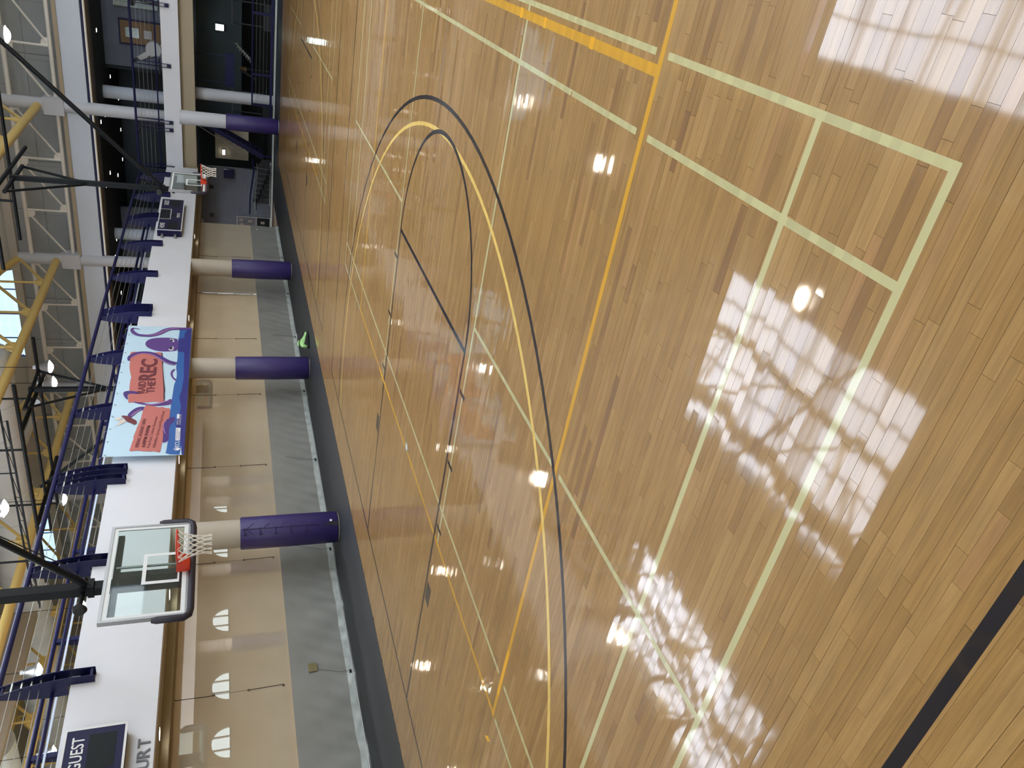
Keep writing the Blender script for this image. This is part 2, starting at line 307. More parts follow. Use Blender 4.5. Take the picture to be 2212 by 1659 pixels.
ZL = [0.0005]
def line(name, m, x0, x1, y0, y1, z=None):
    ZL[0] += .000004
    z = ZL[0]
    MB().box(min(x0,x1), max(x0,x1), min(y0,y1), max(y0,y1), -.001, z).build(name, m, floor)
def arc(name, m, cx, cy, r, wd, a0, a1, n=72):
    ZL[0] += .000004; z = ZL[0]
    mb = MB(); vs = []; fs = []
    for i in range(n+1):
        a = math.radians(a0+(a1-a0)*i/n)
        for rr in (r-wd/2, r+wd/2):
            for zz in (-.001, z): vs.append((cx+rr*math.cos(a), cy+rr*math.sin(a), zz))
    for i in range(n):
        b = i*4; fs += [(b+1, b+3, b+7, b+5), (b, b+1, b+5, b+4), (b+2, b+6, b+7, b+3)]
    mb.add(vs, fs).build(name, m, floor)
W5 = .05
def courts(dx, first):
    G, O, Nv, Y = M['green'], M['orange'], M['navy'], M['yellow']
    g = .042
    # pale green badminton court
    gaps = ((-4.45, -4.30),) if first else ()
    def gx(y, xa, xb):                    # line along x, broken where orange crosses
        segs = [(xa, xb)]
        for a, b in gaps:
            out = []
            for s, e in segs:
                if s < a and e > b: out += [(s, a), (b, e)]
                else: out.append((s, e))
            segs = out
        for s, e in segs: line('badminton_line', G, dx+s, dx+e, y-g/2, y+g/2)
    gx(-9.205, -6.64, 6.64); gx(-8.735, -6.64, 6.64); gx(-6.14, -6.64, -1.98); gx(-6.14, 1.96, 6.64); gx(-3.66, -6.64, 6.64)
    gx(-3.17, -6.64, -4.44); gx(-3.17, 4.5, 6.64)
    for x in (-6.62, -5.86, -1.98, 1.94, 5.86, 6.62): line('badminton_line', G, dx+x-g/2, dx+x+g/2, -9.22, -3.15)
    # orange volleyball court
    line('volleyball_line', O, dx-4.405, dx-4.355, -15.9, -3.14); line('volleyball_line', O, dx+4.4, dx+4.45, -15.9, -3.14)
    line('volleyball_line', O, dx-4.355, dx+4.4, -3.2, -3.15); line('volleyball_line', O, dx-4.355, dx+4.4, -9.14, -9.07)
    # basketball court
    line('three_point_arc', M['yellow'], 0, 0, 0, 0) if False else arc('three_point_arc', Y, dx, -1.6, 5.95, W5, -194.5, 14.5)
    arc('three_point_arc', Nv, dx, -1.6, 6.27, W5, -194, 14)
    line('basketball_line', Nv, dx-7.58, dx+7.5, -.06, -.01)
    line('basketball_line', Nv, dx-7.58, dx-7.52, -15.9, -.06); line('basketball_line', Nv, dx+7.45, dx+7.5, -15.9, -.06)
    for s in (-1, 1):
        line('basketball_line', Nv, dx+s*1.79, dx+s*1.84, -5.79, -.06)
        for yy in (-3.378, -4.343, -5.309): line('lane_mark', Nv, dx+s*1.86, dx+s*2.06, yy-.025, yy+.025)
        line('lane_block', M['slate'], dx+s*1.87, dx+s*2.05, -2.44, -2.13)
    line('basketball_line', Nv, dx-1.79, dx+1.79, -5.79, -5.735)
    arc('free_throw_arc', Nv, dx, -5.76, 1.815, .052, -180, 0, 48)
courts(0, True); courts(17.1, False)
# brighter patches of amber tape on the orange lines, and a loose amber diamond
for x0, x1, y0, y1 in ((-4.407, -4.353, -4.05, -3.45), (-1.85, -1.78, -9.145, -9.065), (-2.42, -2.38, -9.145, -9.065), (-3.4, -3.33, -9.145, -9.065), (1.3, 2.3, -3.2, -3.15)):
    line('amber_tape', M['amber'], x0, x1, y0, y1)
ZL[0] += .00001
MB().prism([(-4.47, -2.86), (-4.39, -2.84), (-4.33, -2.76), (-4.41, -2.78)], 2, -.001, ZL[0]).build('amber_tape', M['amber'], floor)
plate = thing('floor_plate', 'small round brass floor plate set into the orange line under the near basket', 'floor plate', (-.03, -3.215, 0))
MB().lathe([(0, .0007), (.085, .0007), (.09, .0), (.09, -.004)], n=28).build('plate_rim', M['brassplate'], plate)
MB().lathe([(0, .0012), (.045, .0012), (.047, .0004)], n=20).build('plate_cap', M['lightgrey'], plate)

# dark vinyl margins
trim = struct(MB().box(-12, 30.9, .98, 3.75, -.3, .003).build('trim_1', M['vinyl']))
struct(MB().box(27.9, 30.9, -16, .98, -.3, .003).build('trim_2', M['vinyl']))
struct(MB().box(-12, 30.9, 3.75, 21, -.3, -.002).build('floor_far_court', M['farwood']))
for yy in (6.2, 16.0): MB().box(-8, 28, yy, yy+.05, -.002, .0005).build('basketball_line', M['navy'], bpy.data.objects['floor_far_court'])
struct(MB().box(30.9, 44, -16, 12, -.3, -.01).build('floor_lobby', M['dark']))

# ------------------------------------------------------------------ bridge, running track and walls
struct(MB().box(-14, 30.1, 2.2, 2.45, 3.5, 4.85).build('wall_track_front', M['white']))
struct(MB().box(-14, 30.1, 2.45, 4.9, 4.6, 4.84).build('floor_track', M['vinyl']))
struct(MB().box(-14, 30.1, 2.45, 4.9, 3.50, 3.56).build('ceiling_track', M['soffit']))
struct(MB().box(-14, 30.1, 4.65, 4.9, 3.3, 4.85).build('wall_track_back', M['white']))
struct(MB().box(-14, 29.9, 3.12, 3.3, 3.36, 3.52).build('trim_beam', M['beam']))
struct(MB().box(-14, 29.9, 3.42, 3.62, 3.33, 3.52).build('trim_curtain_track', M['soffit']))
struct(MB().box(30.1, 30.35, -16, 2.45, 4.14, 4.85).build('wall_track_end', M['white']))
struct(MB().box(30.35, 31.0, -16, 2.45, 4.62, 4.84).build('floor_track_end', M['vinyl']))
struct(MB().box(30.35, 30.75, -16, 2.6, 3.55, 4.6).build('trim_end_beam', M['beam']))
struct(MB().box(28.9, 30.35, 2.21, 2.6, 3.5, 4.14).build('trim_corner', M['soffit']))
struct(MB().box(31.0, 44, -16, 34, 4.55, 4.85).build('floor_upper', M['vinyl']))
struct(MB().box(30.75, 44, -16, 12, 3.6, 3.7).build('ceiling_lobby', M['dark']))
# far court: end wall under the track, back wall with half-round windows, far track
struct(MB().box(30.6, 30.8, 9, 21, 0, 4.6).build('wall_far_court_end', M['tan']))
WX = [12.4, 15.2, 19.0, 24.0, 27.6]; R = .74
wb = MB()
xs = [-14]+[v for c in WX for v in (c-R, c+R)]+[31]
for i in range(0, len(xs), 2): wb.box(xs[i], xs[i+1], 20.7, 20.9, 0, 4.2)
for c in WX:
    wb.box(c-R, c+R, 20.7, 20.9, 0, 2.33)
    arcp = [(c+R*math.cos(PI*k/16), 2.33+R*math.sin(PI*k/16)) for k in range(17)]
    wb.prism([(c+R, 4.2), (c-R, 4.2)]+list(reversed(arcp)), 1, 20.7, 20.9)
struct(wb.build('wall_far', M['tan']))
for k, c in enumerate(WX):
    w_ = struct(MB().prism([(c+R*math.cos(PI*j/20), 2.33+R*math.sin(PI*j/20)) for j in range(21)], 1, 20.84, 20.86).build('window_%d' % (k+1), M['sky']))
    f = MB()
    for dx in (-.3, .3): f.box(c+dx-.03, c+dx+.03, 20.76, 20.82, 2.33, 2.33+math.sqrt(R*R-dx*dx))
    f.box(c-R, c+R, 20.7, 20.84, 2.27, 2.33)
    f.tube([(c+R*math.cos(PI*j/16), 20.78, 2.33+R*math.sin(PI*j/16)) for j in range(17)], .035, 6)
    f.build('window_frame', M['lightgrey'], w_)
struct(MB().box(-14, 31, 17.2, 17.45, 3.6, 4.85).build('wall_far_track', M['white']))
struct(MB().box(-14, 31, 17.45, 20.7, 4.2, 4.84).build('floor_far_track', M['soffit']))

# wall fascia band and concrete wall at the end of the hall, above the upper floor
struct(MB().box(30.95, 31.25, -16, 34, 8.02, 8.9).build('wall_end_band', M['paleblue']))
struct(MB().box(30.85, 32.5, -16, 34, 8.9, 9.06).build('trim_ledge', M['soffit']))
cv = struct(MB().box(31.0, 31.2, -16, 34, 7.93, 8.0).build('trim_cove', M['rail']))
MB().box(31.2, 31.26, -16, 34, 7.95, 8.0).build('cove_light', M['cove'], cv)
struct(MB().box(31.26, 32.1, -16, 34, 7.86, 7.93).build('ceiling_cove', M['soffit']))
struct(MB().box(32.1, 44, -16, 34, 7.8, 7.9).build('ceiling_upper', M['dark']))
cw = struct(MB().box(32.6, 32.9, -16, 34, 9.0, 12.1).build('wall_end', M['concrete']))
for k in range(21):       # raised concrete panels, each one proud of the wall
    y0 = -16+k*2.4
    for z0, z1 in ((9.08, 10.55), (10.58, 12.05)):
        MB().box(32.55, 32.6, y0+.02, y0+2.38, z0, z1).build('panel', M['concrete'], cw)
# gable wall over the concrete wall with two arched translucent windows
GC = [-3.6, 11.4, 26.4]; GR = 2.55; ZT = 14.6
gw = MB(); ys = [-16]+[v for c in GC for v in (c-GR, c+GR)]+[34]
for i in range(0, len(ys), 2): gw.box(32.6, 32.9, ys[i], ys[i+1], 12.1, ZT+.2)
for c in GC:
    arcp = [(c+GR*math.cos(PI*k/20), 12.1+GR*.92*math.sin(PI*k/20)) for k in range(21)]
    gw.prism([(c+GR, ZT+.2), (c-GR, ZT+.2)]+list(reversed(arcp)), 0, 32.6, 32.9)
struct(gw.build('wall_gable', M['deck']))
wn = len(WX)
for c in GC:
    wn += 1
    fr = MB()
    fr.tube([(32.7, c+GR*math.cos(PI*k/24), 12.1+GR*.92*math.sin(PI*k/24)) for k in range(25)], .07, 6)
    for dy in (-1.4, 0, 1.4): fr.box(32.66, 32.74, c+dy-.025, c+dy+.025, 12.1, 12.1+GR*.92*math.sqrt(max(0, 1-(dy/GR)**2)))
    fr.box(32.62, 32.76, c-GR, c+GR, 12.08, 12.16)
    wo = struct(fr.build('window_%d' % wn, M['mull']))
    ny = 8; nz = 6
    for i in range(ny):
        ya, yb = c-GR+2*GR*i/ny, c-GR+2*GR*(i+1)/ny
        for j in range(nz):
            za, zb = 12.1+GR*.92*j/nz, 12.1+GR*.92*(j+1)/nz
            def top(y): return 12.1+GR*.92*math.sqrt(max(0, 1-((y-c)/GR)**2))
            pts = [(ya+.012, za+.012), (yb-.012, za+.012)]
            yy = [yb-.012-(yb-ya-.024)*q/4 for q in range(5)]
            up = [(y, min(zb-.012, top(y))) for y in yy]
            if max(p[1] for p in up) < za+.03: continue
            up = [(y, max(z, za+.012)) for y, z in up]
            MB().prism(pts+up, 0, 32.71, 32.73).build('pane', M['gable'], wo)

# roof: ribbed deck with skylight openings
SKX = (3.0, 12.1); SKY_ = [(-14.0, -8.3), (-1.4, 4.4), (11.0, 16.6), (23.5, 29.0)]
rf = MB(); ZR = 14.3
def ribbed(x0, x1, y0, y1):
    n = max(2, int((y1-y0)/.3)); prof = []
    for i in range(n):
        a = y0+(y1-y0)*i/n; s = (y1-y0)/n
        prof += [(a, ZR+.07), (a+s*.35, ZR+.07), (a+s*.45, ZR), (a+s*.9, ZR)]
    prof.append((y1, ZR+.07)); vs = []
    for y, z in prof: vs += [(x0, y, z), (x1, y, z)]
    rf.add(vs, [(2*i, 2*i+1, 2*i+3, 2*i+2) for i in range(len(prof)-1)])
ribbed(12.1, 32.9, -16, 34); ribbed(-14, 3.0, -16, 34)
pv = -16
for a, b in SKY_+[(34, 34)]:
    if a > pv: ribbed(3.0, 12.1, pv, a)
    pv = b
rf.box(-14, 33, -16, 34, ZR+.5, ZR+.55) if False else None
struct(rf.build('ceiling_roof', M['deck']))
for a, b in SKY_:
    wn += 1
    fr = MB(); nx, ny = 6, 5
    for i in range(nx+1):
        x = SKX[0]+(SKX[1]-SKX[0])*i/nx; fr.box(x-.04, x+.04, a, b, ZR-.02, ZR+.12)
    for j in range(ny+1):
        y = a+(b-a)*j/ny; fr.box(SKX[0], SKX[1], y-.04, y+.04, ZR-.02, ZR+.12)
    fr.box(SKX[0]-.1, SKX[0], a, b, ZR-.25, ZR+.5); fr.box(SKX[1], SKX[1]+.1, a, b, ZR-.25, ZR+.5)
    fr.box(SKX[0]-.1, SKX[1]+.1, a-.1, a, ZR-.25, ZR+.5); fr.box(SKX[0]-.1, SKX[1]+.1, b, b+.1, ZR-.25, ZR+.5)
    wo = struct(fr.build('window_%d' % wn, M['greymull']))
    for i in range(nx):
        for j in range(ny):
            x0 = SKX[0]+(SKX[1]-SKX[0])*i/nx; x1 = SKX[0]+(SKX[1]-SKX[0])*(i+1)/nx; y0 = a+(b-a)*j/ny; y1 = a+(b-a)*(j+1)/ny
            MB().box(x0+.02, x1-.02, y0+.02, y1-.02, ZR+.1, ZR+.13).build('pane', M['panel'], wo)
struct(MB().box(-14, 21, 21, 21.3, 10.7, 12.3).build('trim_far_beam', M['soffit']))
# the walls of the hall behind and beside the camera
struct(MB().box(-14.3, -14, -16, 34, -.3, 14.9).build('wall_near_end', M['tan']))
struct(MB().box(-14, 33, -16.3, -16, -.3, 14.9).build('wall_camera_side', M['tan']))
struct(MB().box(-14, 44, 34, 34.3, -.3, 14.9).build('wall_beyond', M['tan']))
struct(MB().box(-14, 31, 20.9, 34, 4.6, 4.84).build('floor_beyond', M['soffit']))

for k in range(6):       # glowing window panels added in the unseen walls to brighten fascia and roof
    wn += 1; x = -12+k*7.4
    wo = struct(MB().box(x, x+4.4, -16.0, -15.94, 5.2, 5.28).box(x, x+4.4, -16.0, -15.94, 10.9, 11).box(x, x+.08, -16, -15.94, 5.2, 11).box(x+4.32, x+4.4, -16, -15.94, 5.2, 11).build('window_%d' % wn, M['greymull']))
    for i in range(4):
        for j in range(5): MB().box(x+.1+i*1.06, x+1.1+i*1.06, -15.99, -15.96, 5.3+j*1.12, 6.38+j*1.12).build('pane', M['fillwin'], wo)
for k in range(4):  # same added glow panels along the unseen near end wall
    wn += 1; y = -13+k*9
    wo = struct(MB().box(-14, -13.94, y, y+4.4, 5.2, 5.28).box(-14, -13.94, y, y+4.4, 10.9, 11).build('window_%d' % wn, M['greymull']))
    for i in range(4):
        for j in range(5): MB().box(-13.99, -13.96, y+.1+i*1.06, y+1.1+i*1.06, 5.3+j*1.12, 6.38+j*1.12).build('pane', M['fillwin'], wo)
# upper rooms beyond the end railing
struct(MB().box(36, 36.2, -16, -.9, 4.85, 7.8).build('wall_upper_room', M['block']))
struct(MB().box(36.2, 41, -.9, -.7, 4.85, 7.8).build('wall_upper_side', M['darkwall']))
struct(MB().box(41, 41.3, -16, 34, 4.85, 7.8).build('wall_upper_back', M['darkwall']))
struct(MB().box(37.5, 37.7, 7.0, 10.6, 4.85, 7.8).build('wall_upper_block', M['block']))
dr = struct(MB().box(35.93, 35.99, -3.12, -1.95, 4.86, 7.1).build('door_1', M['rail']))
MB().box(35.9, 35.93, -3.04, -2.03, 4.86, 7.02).build('door_leaf', M['wooddoor'], dr)
MB().box(35.88, 35.9, -2.75, -2.3, 6.2, 6.8).build('door_glass', M['glassblock'], dr)
MB().box(35.86, 35.9, -2.7, -2.32, 5.62, 5.98).build('door_sign', M['lightgrey'], dr)
gb = struct(MB().box(35.9, 36, -5.2, -3.66, 5.3, 7.25).build('window_%d' % (wn+1), M['lightgrey']))
for i in range(8):
    for j in range(10): MB().box(35.86, 35.9, -5.19+i*.19, -5.02+i*.19, 5.32+j*.19, 5.49+j*.19).build('glass_block', M['glassblock'], gb)
dots = [(33.64,-2.78,'tiny downlight straight above the upper oak door'),(37.28,-.05,'tiny downlight above the elliptical trainer, left of the block room'),(40.11,1.67,'dim tiny downlight deep between the two upper columns'),(34.23,1.16,'tiny downlight just left of the tall grey column, deeper one'),
 (32.62,1.1,'tiny downlight just left of the tall grey column, at the ceiling edge'),(40.12,3.37,'dim deep downlight crossed by the thin brace of the far basket, lower one'),(37.2,3.41,'downlight midway between tall column and far mast, second row'),(39.97,5.01,'dim deep downlight just right of the far basket mast'),
 (34.34,4.07,'bright downlight right of the far mast, front row'),(37.37,5.13,'downlight beside the far mast, second row'),(32.6,4.19,'downlight hidden close against the far mast at the ceiling edge'),(34.73,7.82,'downlight seen over the railing left of the far scoreboard, deeper one'),
 (33.64,8.38,'downlight seen beside the column over the far scoreboard'),(34.84,11.03,'downlight seen between the railing cables above the banner corner'),(34.8,14.6,'downlight behind the banner top and railing'),(33.7,-6,'downlight beyond the top edge of the picture')]

# ------------------------------------------------------------------ columns
def column(x, y, z0, z1, r, label, m, padtop=None, seam=False, group=None):
    c = thing('column', label, 'column', (x, y, 0), 0, group)
    MB().lathe([(0, z0), (r, z0), (r, z1), (0, z1)], n=32).build('shaft', m, c, smooth=True)
    if padtop:
        R_ = r+.045; prof = [(r, .03), (R_-.02, .03), (R_, .06), (R_+.004, padtop*.5), (R_, padtop-.03), (R_-.02, padtop), (r, padtop)]
        p = MB().lathe(prof, n=48).build('pad', M['pad'], c, smooth=True)
        if seam:
            th = math.atan2(CPY-y, CPX-x)+.22
            dx, dy = math.cos(th), math.sin(th)
            # cover edges meeting in a seam, opening at the foot
            def on(a, z, rr=R_+.008): return (rr*math.cos(th+a), rr*math.sin(th+a), z)
            MB().tube([on(0, padtop-.02), on(.0, 1.4), on(.01, .8), on(0, .3)], .009, 6).build('seam', M['paddark'], p)
            fl = MB(); pts = [on(-.16, .04), on(.16, .04), on(.01, .42)]
            pts2 = [on(-.16, .04, R_-.02), on(.16, .04, R_-.02), on(.01, .42, R_-.02)]
            fl.add(pts+pts2, [(0,1,2), (5,4,3), (0,3,4,1), (1,4,5,2), (2,5,3,0)]); fl.build('open_foot', M['black'], p)
            for k in range(6):
                z = padtop-.08-k*(padtop-.5)/5
                MB().tube([on(-.33, z-.01), on(-.15, z), on(0, z+.005), on(.08, z)], .011, 6).build('strap', M['paddark'], p)
                b = MB(); b.tube([on(-.36, z-.05), on(-.36, z+.03)], .013, 6); b.build('strap_end', M['paddark'], p)
            for k, (a, z, a2, z2) in enumerate([(.02, .45, .5, .7), (.02, .45, .55, .25), (.02, .45, -.4, .12), (0, 2.0, .6, 1.75), (0, 2.0, -.5, 1.8), (0, 1.65, .5, 1.45), (0, 1.3, .5, 1.15)]):
                MB().tube([on(a, z, R_), on((a+a2)/2, (z+z2)/2, R_+.003), on(a2, z2, R_-.006)], [.012, .009, .002], 6).build('fold', M['pad'], p)
            MB().lathe([(0, 0), (.028, 0), (.03, .004)], n=14).build('badge', M['boardwhite'], p, loc=on(.2, .2, R_+.02)).rotation_euler = (0, PI/2, th+.2)
    return c
CPX, CPY = CP.x, CP.y
column(4.83, 2.56, 0, 3.5, .31, 'tan round column wearing a laced purple pad, nearest the near backboard', M['coltan'], 2.12, True)
column(11.93, 2.5, 0, 3.5, .295, 'tan round column with a smooth purple pad, left of the lime green shoe', M['coltan'], 2.11)
column(19.2, 2.5, 0, 3.5, .30, 'tan round column with a purple pad below the far blue scoreboard', M['coltan'], 2.12)
column(28.4, -.55, 0, 4.14, .30, 'half lit grey column with a purple pad beside the far basket', M['col'], 2.25)
column(31.25, -1.02, -.2, 3.6, .27, 'unpadded brown-grey column in the shaded lobby behind the floor-level railing', M['col'])
ul = {-7.1: 'upper grey column out at the right end of the hall wall', .15: 'tall grey upper column right of the far basket mast', 7.5: 'tall grey upper column where the second yellow truss starts, above the far scoreboard',
      14.9: 'tall grey upper column behind the poster corner and railing', 22.3: 'pale upper column behind the railing near the near backboard', 29.6: 'pale upper column deep in the far court'}
for y, lb in ul.items():
    c = column(31, y, 4.85, 11.6, .27, lb, M['col'])
    MB().box(-.34, .34, -.36, .36, 8.95, 9.75).build('collar', M['col'], c)
    MB().lathe([(.27, 9.75), (.31, 9.76), (.31, 9.84), (.27, 9.85)], n=32).build('ring', M['col'], c, smooth=True)
column(34.5, .1, 4.85, 7.8, .3, 'light blue-grey round column inside the dark upper room, right side', M['paleblue'])
column(34.5, 7.4, 4.85, 7.8, .3, 'round grey column inside the upper room above the far scoreboard', M['paleblue'])
for k, (x, y, lb) in enumerate([(26.4, 18.1, 'far-court padded column seen dimly through the mesh, rightmost of its row'), (25.3, 18.6, 'far-court padded column close beside the rightmost one, seen through the mesh'),
        (19.6, 18, 'far-court padded column seen through the mesh below the near hoop net'), (15.1, 18, 'far-court padded column seen through the mesh left of the second arched window'), (7.6, 18, 'far-court padded column seen through the mesh at the left edge')]):
    column(x, y, 0, 4.2, .27, lb, M['white'], 2.2, group='columns across the far court')

# ------------------------------------------------------------------ divider curtain
cur = thing('divider_curtain', 'divider curtain of tan mesh over grey vinyl hanging behind the purple columns', 'curtain', (0, 0, 0))
def sheet(x0, x1, z0, z1, nx, nz, fy, th=.006):
    vs = []; fs = []
    for j in range(nz+1):
        for i in range(nx+1):
            x = x0+(x1-x0)*i/nx; z = z0+(z1-z0)*j/nz; vs.append((x, fy(x, z), z))
    for j in range(nz):
        for i in range(nx): a = j*(nx+1)+i; fs.append((a, a+1, a+nx+2, a+nx+1))
    return vs, fs
def wav(x, z): return 3.52+.02*math.sin(x*1.9)+.008*math.sin(x*7.3+z)
vs, fs = sheet(-8, 26.55, 1.24, 3.42, 240, 6, wav)
MB().add(vs, fs).build('mesh_panel', M['mesh'], cur, smooth=True)
def wv(x, z):
    t = (1.24-z)/1.24; ph = (x-1.5)/3.53*2*PI
    return wav(x, z)+t*(.03*math.sin(x*3.1+z*1.5)+.022*math.sin(x*7.3+z*5+math.sin(x*1.3)*2)+.012*math.sin(x*17-z*9)-.05*math.cos(ph)**8)
vs, fs = sheet(-8, 26.55, .17, 1.24, 420, 14, wv)
MB().add(vs, fs).build('vinyl_panel', M['grey'], cur, smooth=True)
vs, fs = sheet(-8, 26.55, .02, .17, 420, 4, lambda x, z: wv(x, z)-.012-.008*math.sin(x*13+z*30))
MB().add(vs, fs).build('hem', M['hem'], cur, smooth=True)
MB().tube([(-8, 3.44, .035), (26.5, 3.44, .035)], .016, 8).build('bottom_pipe', M['alu'], cur)
MB().box(-8, 26.55, 3.5, 3.54, 3.40, 3.45).build('top_band', M['beam'], cur)
for k in range(8):
    x = 1.45+3.53*k if k < 7 else -2.1
    if x > 26: continue
    yb = wav(x, 2)-.02
    cd = MB(); cd.tube([(x, yb, 3.36), (x-.01, yb, 2.66)], .007, 5).build('cord', M['black'], cur)
    MB().tube([(x, yb, 2.66), (x+.01, yb, 2.02)], .003, 5).build('cord', M['black'], cur)
    MB().tube([(x+.01, yb, 2.02), (x+.03, yb, 1.38)], .007, 5).build('cord', M['black'], cur)
    for z in (3.34, 2.66, 2.03, 1.39): MB().tube([(x+.02*math.cos(a*PI/4), yb-.004, z+.02*math.sin(a*PI/4)) for a in range(8)], .006, 5, closed=True).build('ring', M['black'], cur)
    MB().tube([(x+.3, wv(x+.3, .85)-.02, .85), (x+.2, wv(x, .5)-.03, .6), (x+.08, wv(x, .3)-.04, .3), (x+.05, 3.40, .12)], .004, 5).build('cord', M['black'], cur)
    MB().box(x+.02, x+.09, 3.41, 3.44, .08, .12).build('clip', M['black'], cur)
for x, w_ in ((1.66, .2),):
    MB().box(x, x+w_, wv(x, .8)-.03, wv(x, .8)-.022, .72, .90).build('label_patch', M['brassplate'], cur, label='small worn tan label patch')
MB().box(25.85, 26.0, 3.47, 3.478, .95, 1.02).build('label_patch', M['lightgrey'], cur)

# ------------------------------------------------------------------ railings
def cables(mb_parent, p, q, zs):
    for dz in zs: MB().tube([Vector(p)+Vector((0,0,dz)), Vector(q)+Vector((0,0,dz))], .0055, 5).build('cable', M['cable'], mb_parent)
gr = thing('guard_rail', 'navy steel railing with curved brackets and cables above the long white track edge', 'railing', (0, 0, 0))
MB().tube([(-8, 2.31, 5.93), (29.7, 2.31, 5.93)], .05, 12).build('top_rail', M['rail'], gr, smooth=True)
MB().tube([(-8, 2.36, 5.13), (29.7, 2.36, 5.13)], .028, 8).build('lower_rail', M['rail'], gr, smooth=True)
cables(gr, (-8, 2.2, 0), (29.7, 2.2, 0), (5.3, 5.43, 5.57, 5.71))
def bracket(x, parent, z0=4.49):
    prof = [(2.03, 4.49), (2.2, 4.49), (2.2, 4.9), (2.44, 4.9), (2.46, 5.2), (2.42, 5.6), (2.36, 5.9), (2.26, 5.9), (2.16, 5.62), (2.08, 5.3), (2.04, 5.0), (2.03, 4.8)]
    prof = [(a, max(b, z0)) for a, b in prof]
    mb = MB()
    for s in (-1, 1): mb.prism(prof, 0, x+s*.085-.006, x+s*.085+.006)
    if z0 < 4.6: mb.box(x-.085, x+.085, 2.19, 2.2, 4.5, 4.72); mb.box(x-.085, x+.085, 2.05, 2.07, 4.52, 4.56); mb.box(x-.064, x+.064, 2.1, 2.35, 5.08, 5.1)
    mb.box(x-.064, x+.064, 2.26, 2.33, 5.84, 5.87)
    b = mb.build('bracket', M['rail'], parent)
    for z in (5.3, 5.43, 5.57, 5.71): MB().box(x-.085, x+.085, 2.192, 2.208, z-.012, z+.012).build('cable_end', M['cable'], b)
    return b
bx = []
for k in range(-1, 11):
    x = 1.13+2.745*k
    if k in (2, 5, 8): bx += [x-.2, x+.16]
    else: bx.append(x)
for x in bx: bracket(x, gr, 4.78 if (21 < x < 24.9 or -3.7 < x < 0) else 4.49)
br_ = thing('guard_rail', 'navy railing with cables on the far side of the bridge, behind the front one', 'railing', (0, 0, 0))
MB().tube([(-8, 4.8, 5.84), (29.7, 4.8, 5.84)], .05, 12).build('top_rail', M['rail'], br_, smooth=True)
MB().tube([(-8, 4.8, 5.66), (29.7, 4.8, 5.66)], .022, 8).build('lower_rail', M['rail'], br_, smooth=True)
MB().box(-8, 29.7, 4.72, 4.76, 5.56, 5.6).build('hand_bar', M['paleblue'], br_)
cables(br_, (-8, 4.8, 0), (29.7, 4.8, 0), (5.1, 5.3, 5.46))
for k in range(12):
    x = 1.6+2.745*(k-1)
    MB().prism([(4.7, 4.85), (4.95, 4.85), (4.9, 5.4), (4.84, 5.8), (4.76, 5.8), (4.72, 5.4)], 0, x-.05, x+.05).build('post', M['rail'], br_)
er = thing('guard_rail', 'navy railing with cables over the white end edge right of the far basket', 'railing', (0, 0, 0))
MB().tube([(30.2, -15, 6.05), (30.2, 2.3, 6.03)], .05, 12).build('top_rail', M['rail'], er, smooth=True)
MB().tube([(30.26, -15, 5.1), (30.26, 2.3, 5.1)], .03, 8).build('lower_rail', M['rail'], er, smooth=True)
for z in (5.3, 5.47, 5.64, 5.81): MB().tube([(30.2, -15, z), (30.2, 2.3, z)], .006, 5).build('cable', M['cable'], er)
for y in (-7.1, -4.72, -2.28, .17, .5, 2.25):
    mb = MB()
    for s in (-1, 1): mb.prism([(30.0, 4.5), (30.1, 4.5), (30.1, 4.9), (30.3, 4.9), (30.27, 5.6), (30.24, 6.02), (30.16, 6.02), (30.08, 5.6), (30.0, 4.9)], 1, y+s*.07-.006, y+s*.07+.006)
    mb.box(30.0, 30.02, y-.07, y+.07, 4.5, 4.66)
    mb.build('bracket', M['rail'], er)
lr = thing('floor_railing', 'low navy railing with four cables at floor level in front of the dark lobby', 'railing', (0, 0, 0))
MB().tube([(30.6, -15, 1.1), (30.6, -.9, 1.08)], .035, 10).build('top_rail', M['rail'], lr, smooth=True)
MB().box(30.56, 30.66, -15, .3, .2, .3).build('bottom_rail', M['rail'], lr)
for z in (.45, .6, .76, .92): MB().tube([(30.6, -15, z), (30.6, -.9, z)], .006, 5).build('cable', M['cable'], lr)
for y in (-12, -9.6, -7.2, -4.9, -2.3, -.95): MB().box(30.57, 30.63, y-.05, y+.05, .15, 1.08).build('post', M['rail'], lr)
struct(MB().box(30.5, 30.9, -15, 2.4, .003, .12).build('trim_curb', M['vinyl'])); struct(MB().box(30.45, 30.5, -15, 6, .06, .14).build('trim_curb_cap', M['hem']))

# ------------------------------------------------------------------ banner
bn = thing('banner', 'wide printed vinyl banner with purple octopus and RAID THE REC lettering on the track edge', 'banner', (0, 0, 0))
def by(x, z): return 2.012+.006*math.sin(x*2.3)+.004*math.sin(x*5+z*3)
nx, nz = 60, 8; vs = []; fs = []
for j in range(nz+1):
    for i in range(nx+1):
        u = i/nx; t = j/nz; x = 7.09+.04*t+u*(6.42+.05*t); z = 3.315+t*(1.72+.02*math.sin(u*PI*9)**2*0); vs.append((x, 2.02, z))
for j in range(nz):
    for i in range(nx): a = j*(nx+1)+i; fs.append((a, a+1, a+nx+2, a+nx+1))
BC = {k: mat('print_'+k, h, .45) for k, h in dict(ice='#BCD9EA', sea='#2C5FA6', deep='#2B2A7C', purple='#5A3A82', violet='#4A2E7A', mauve='#9A6FA4', coral='#BE6F66', maroon='#6B2A32', dark='#3A1F33', white='#E6E9EE', cream='#D6CDBE', black='#201B2E').items()}
MB().add(vs, fs).build('sheet', BC['ice'], bn)
BY = [2.019]
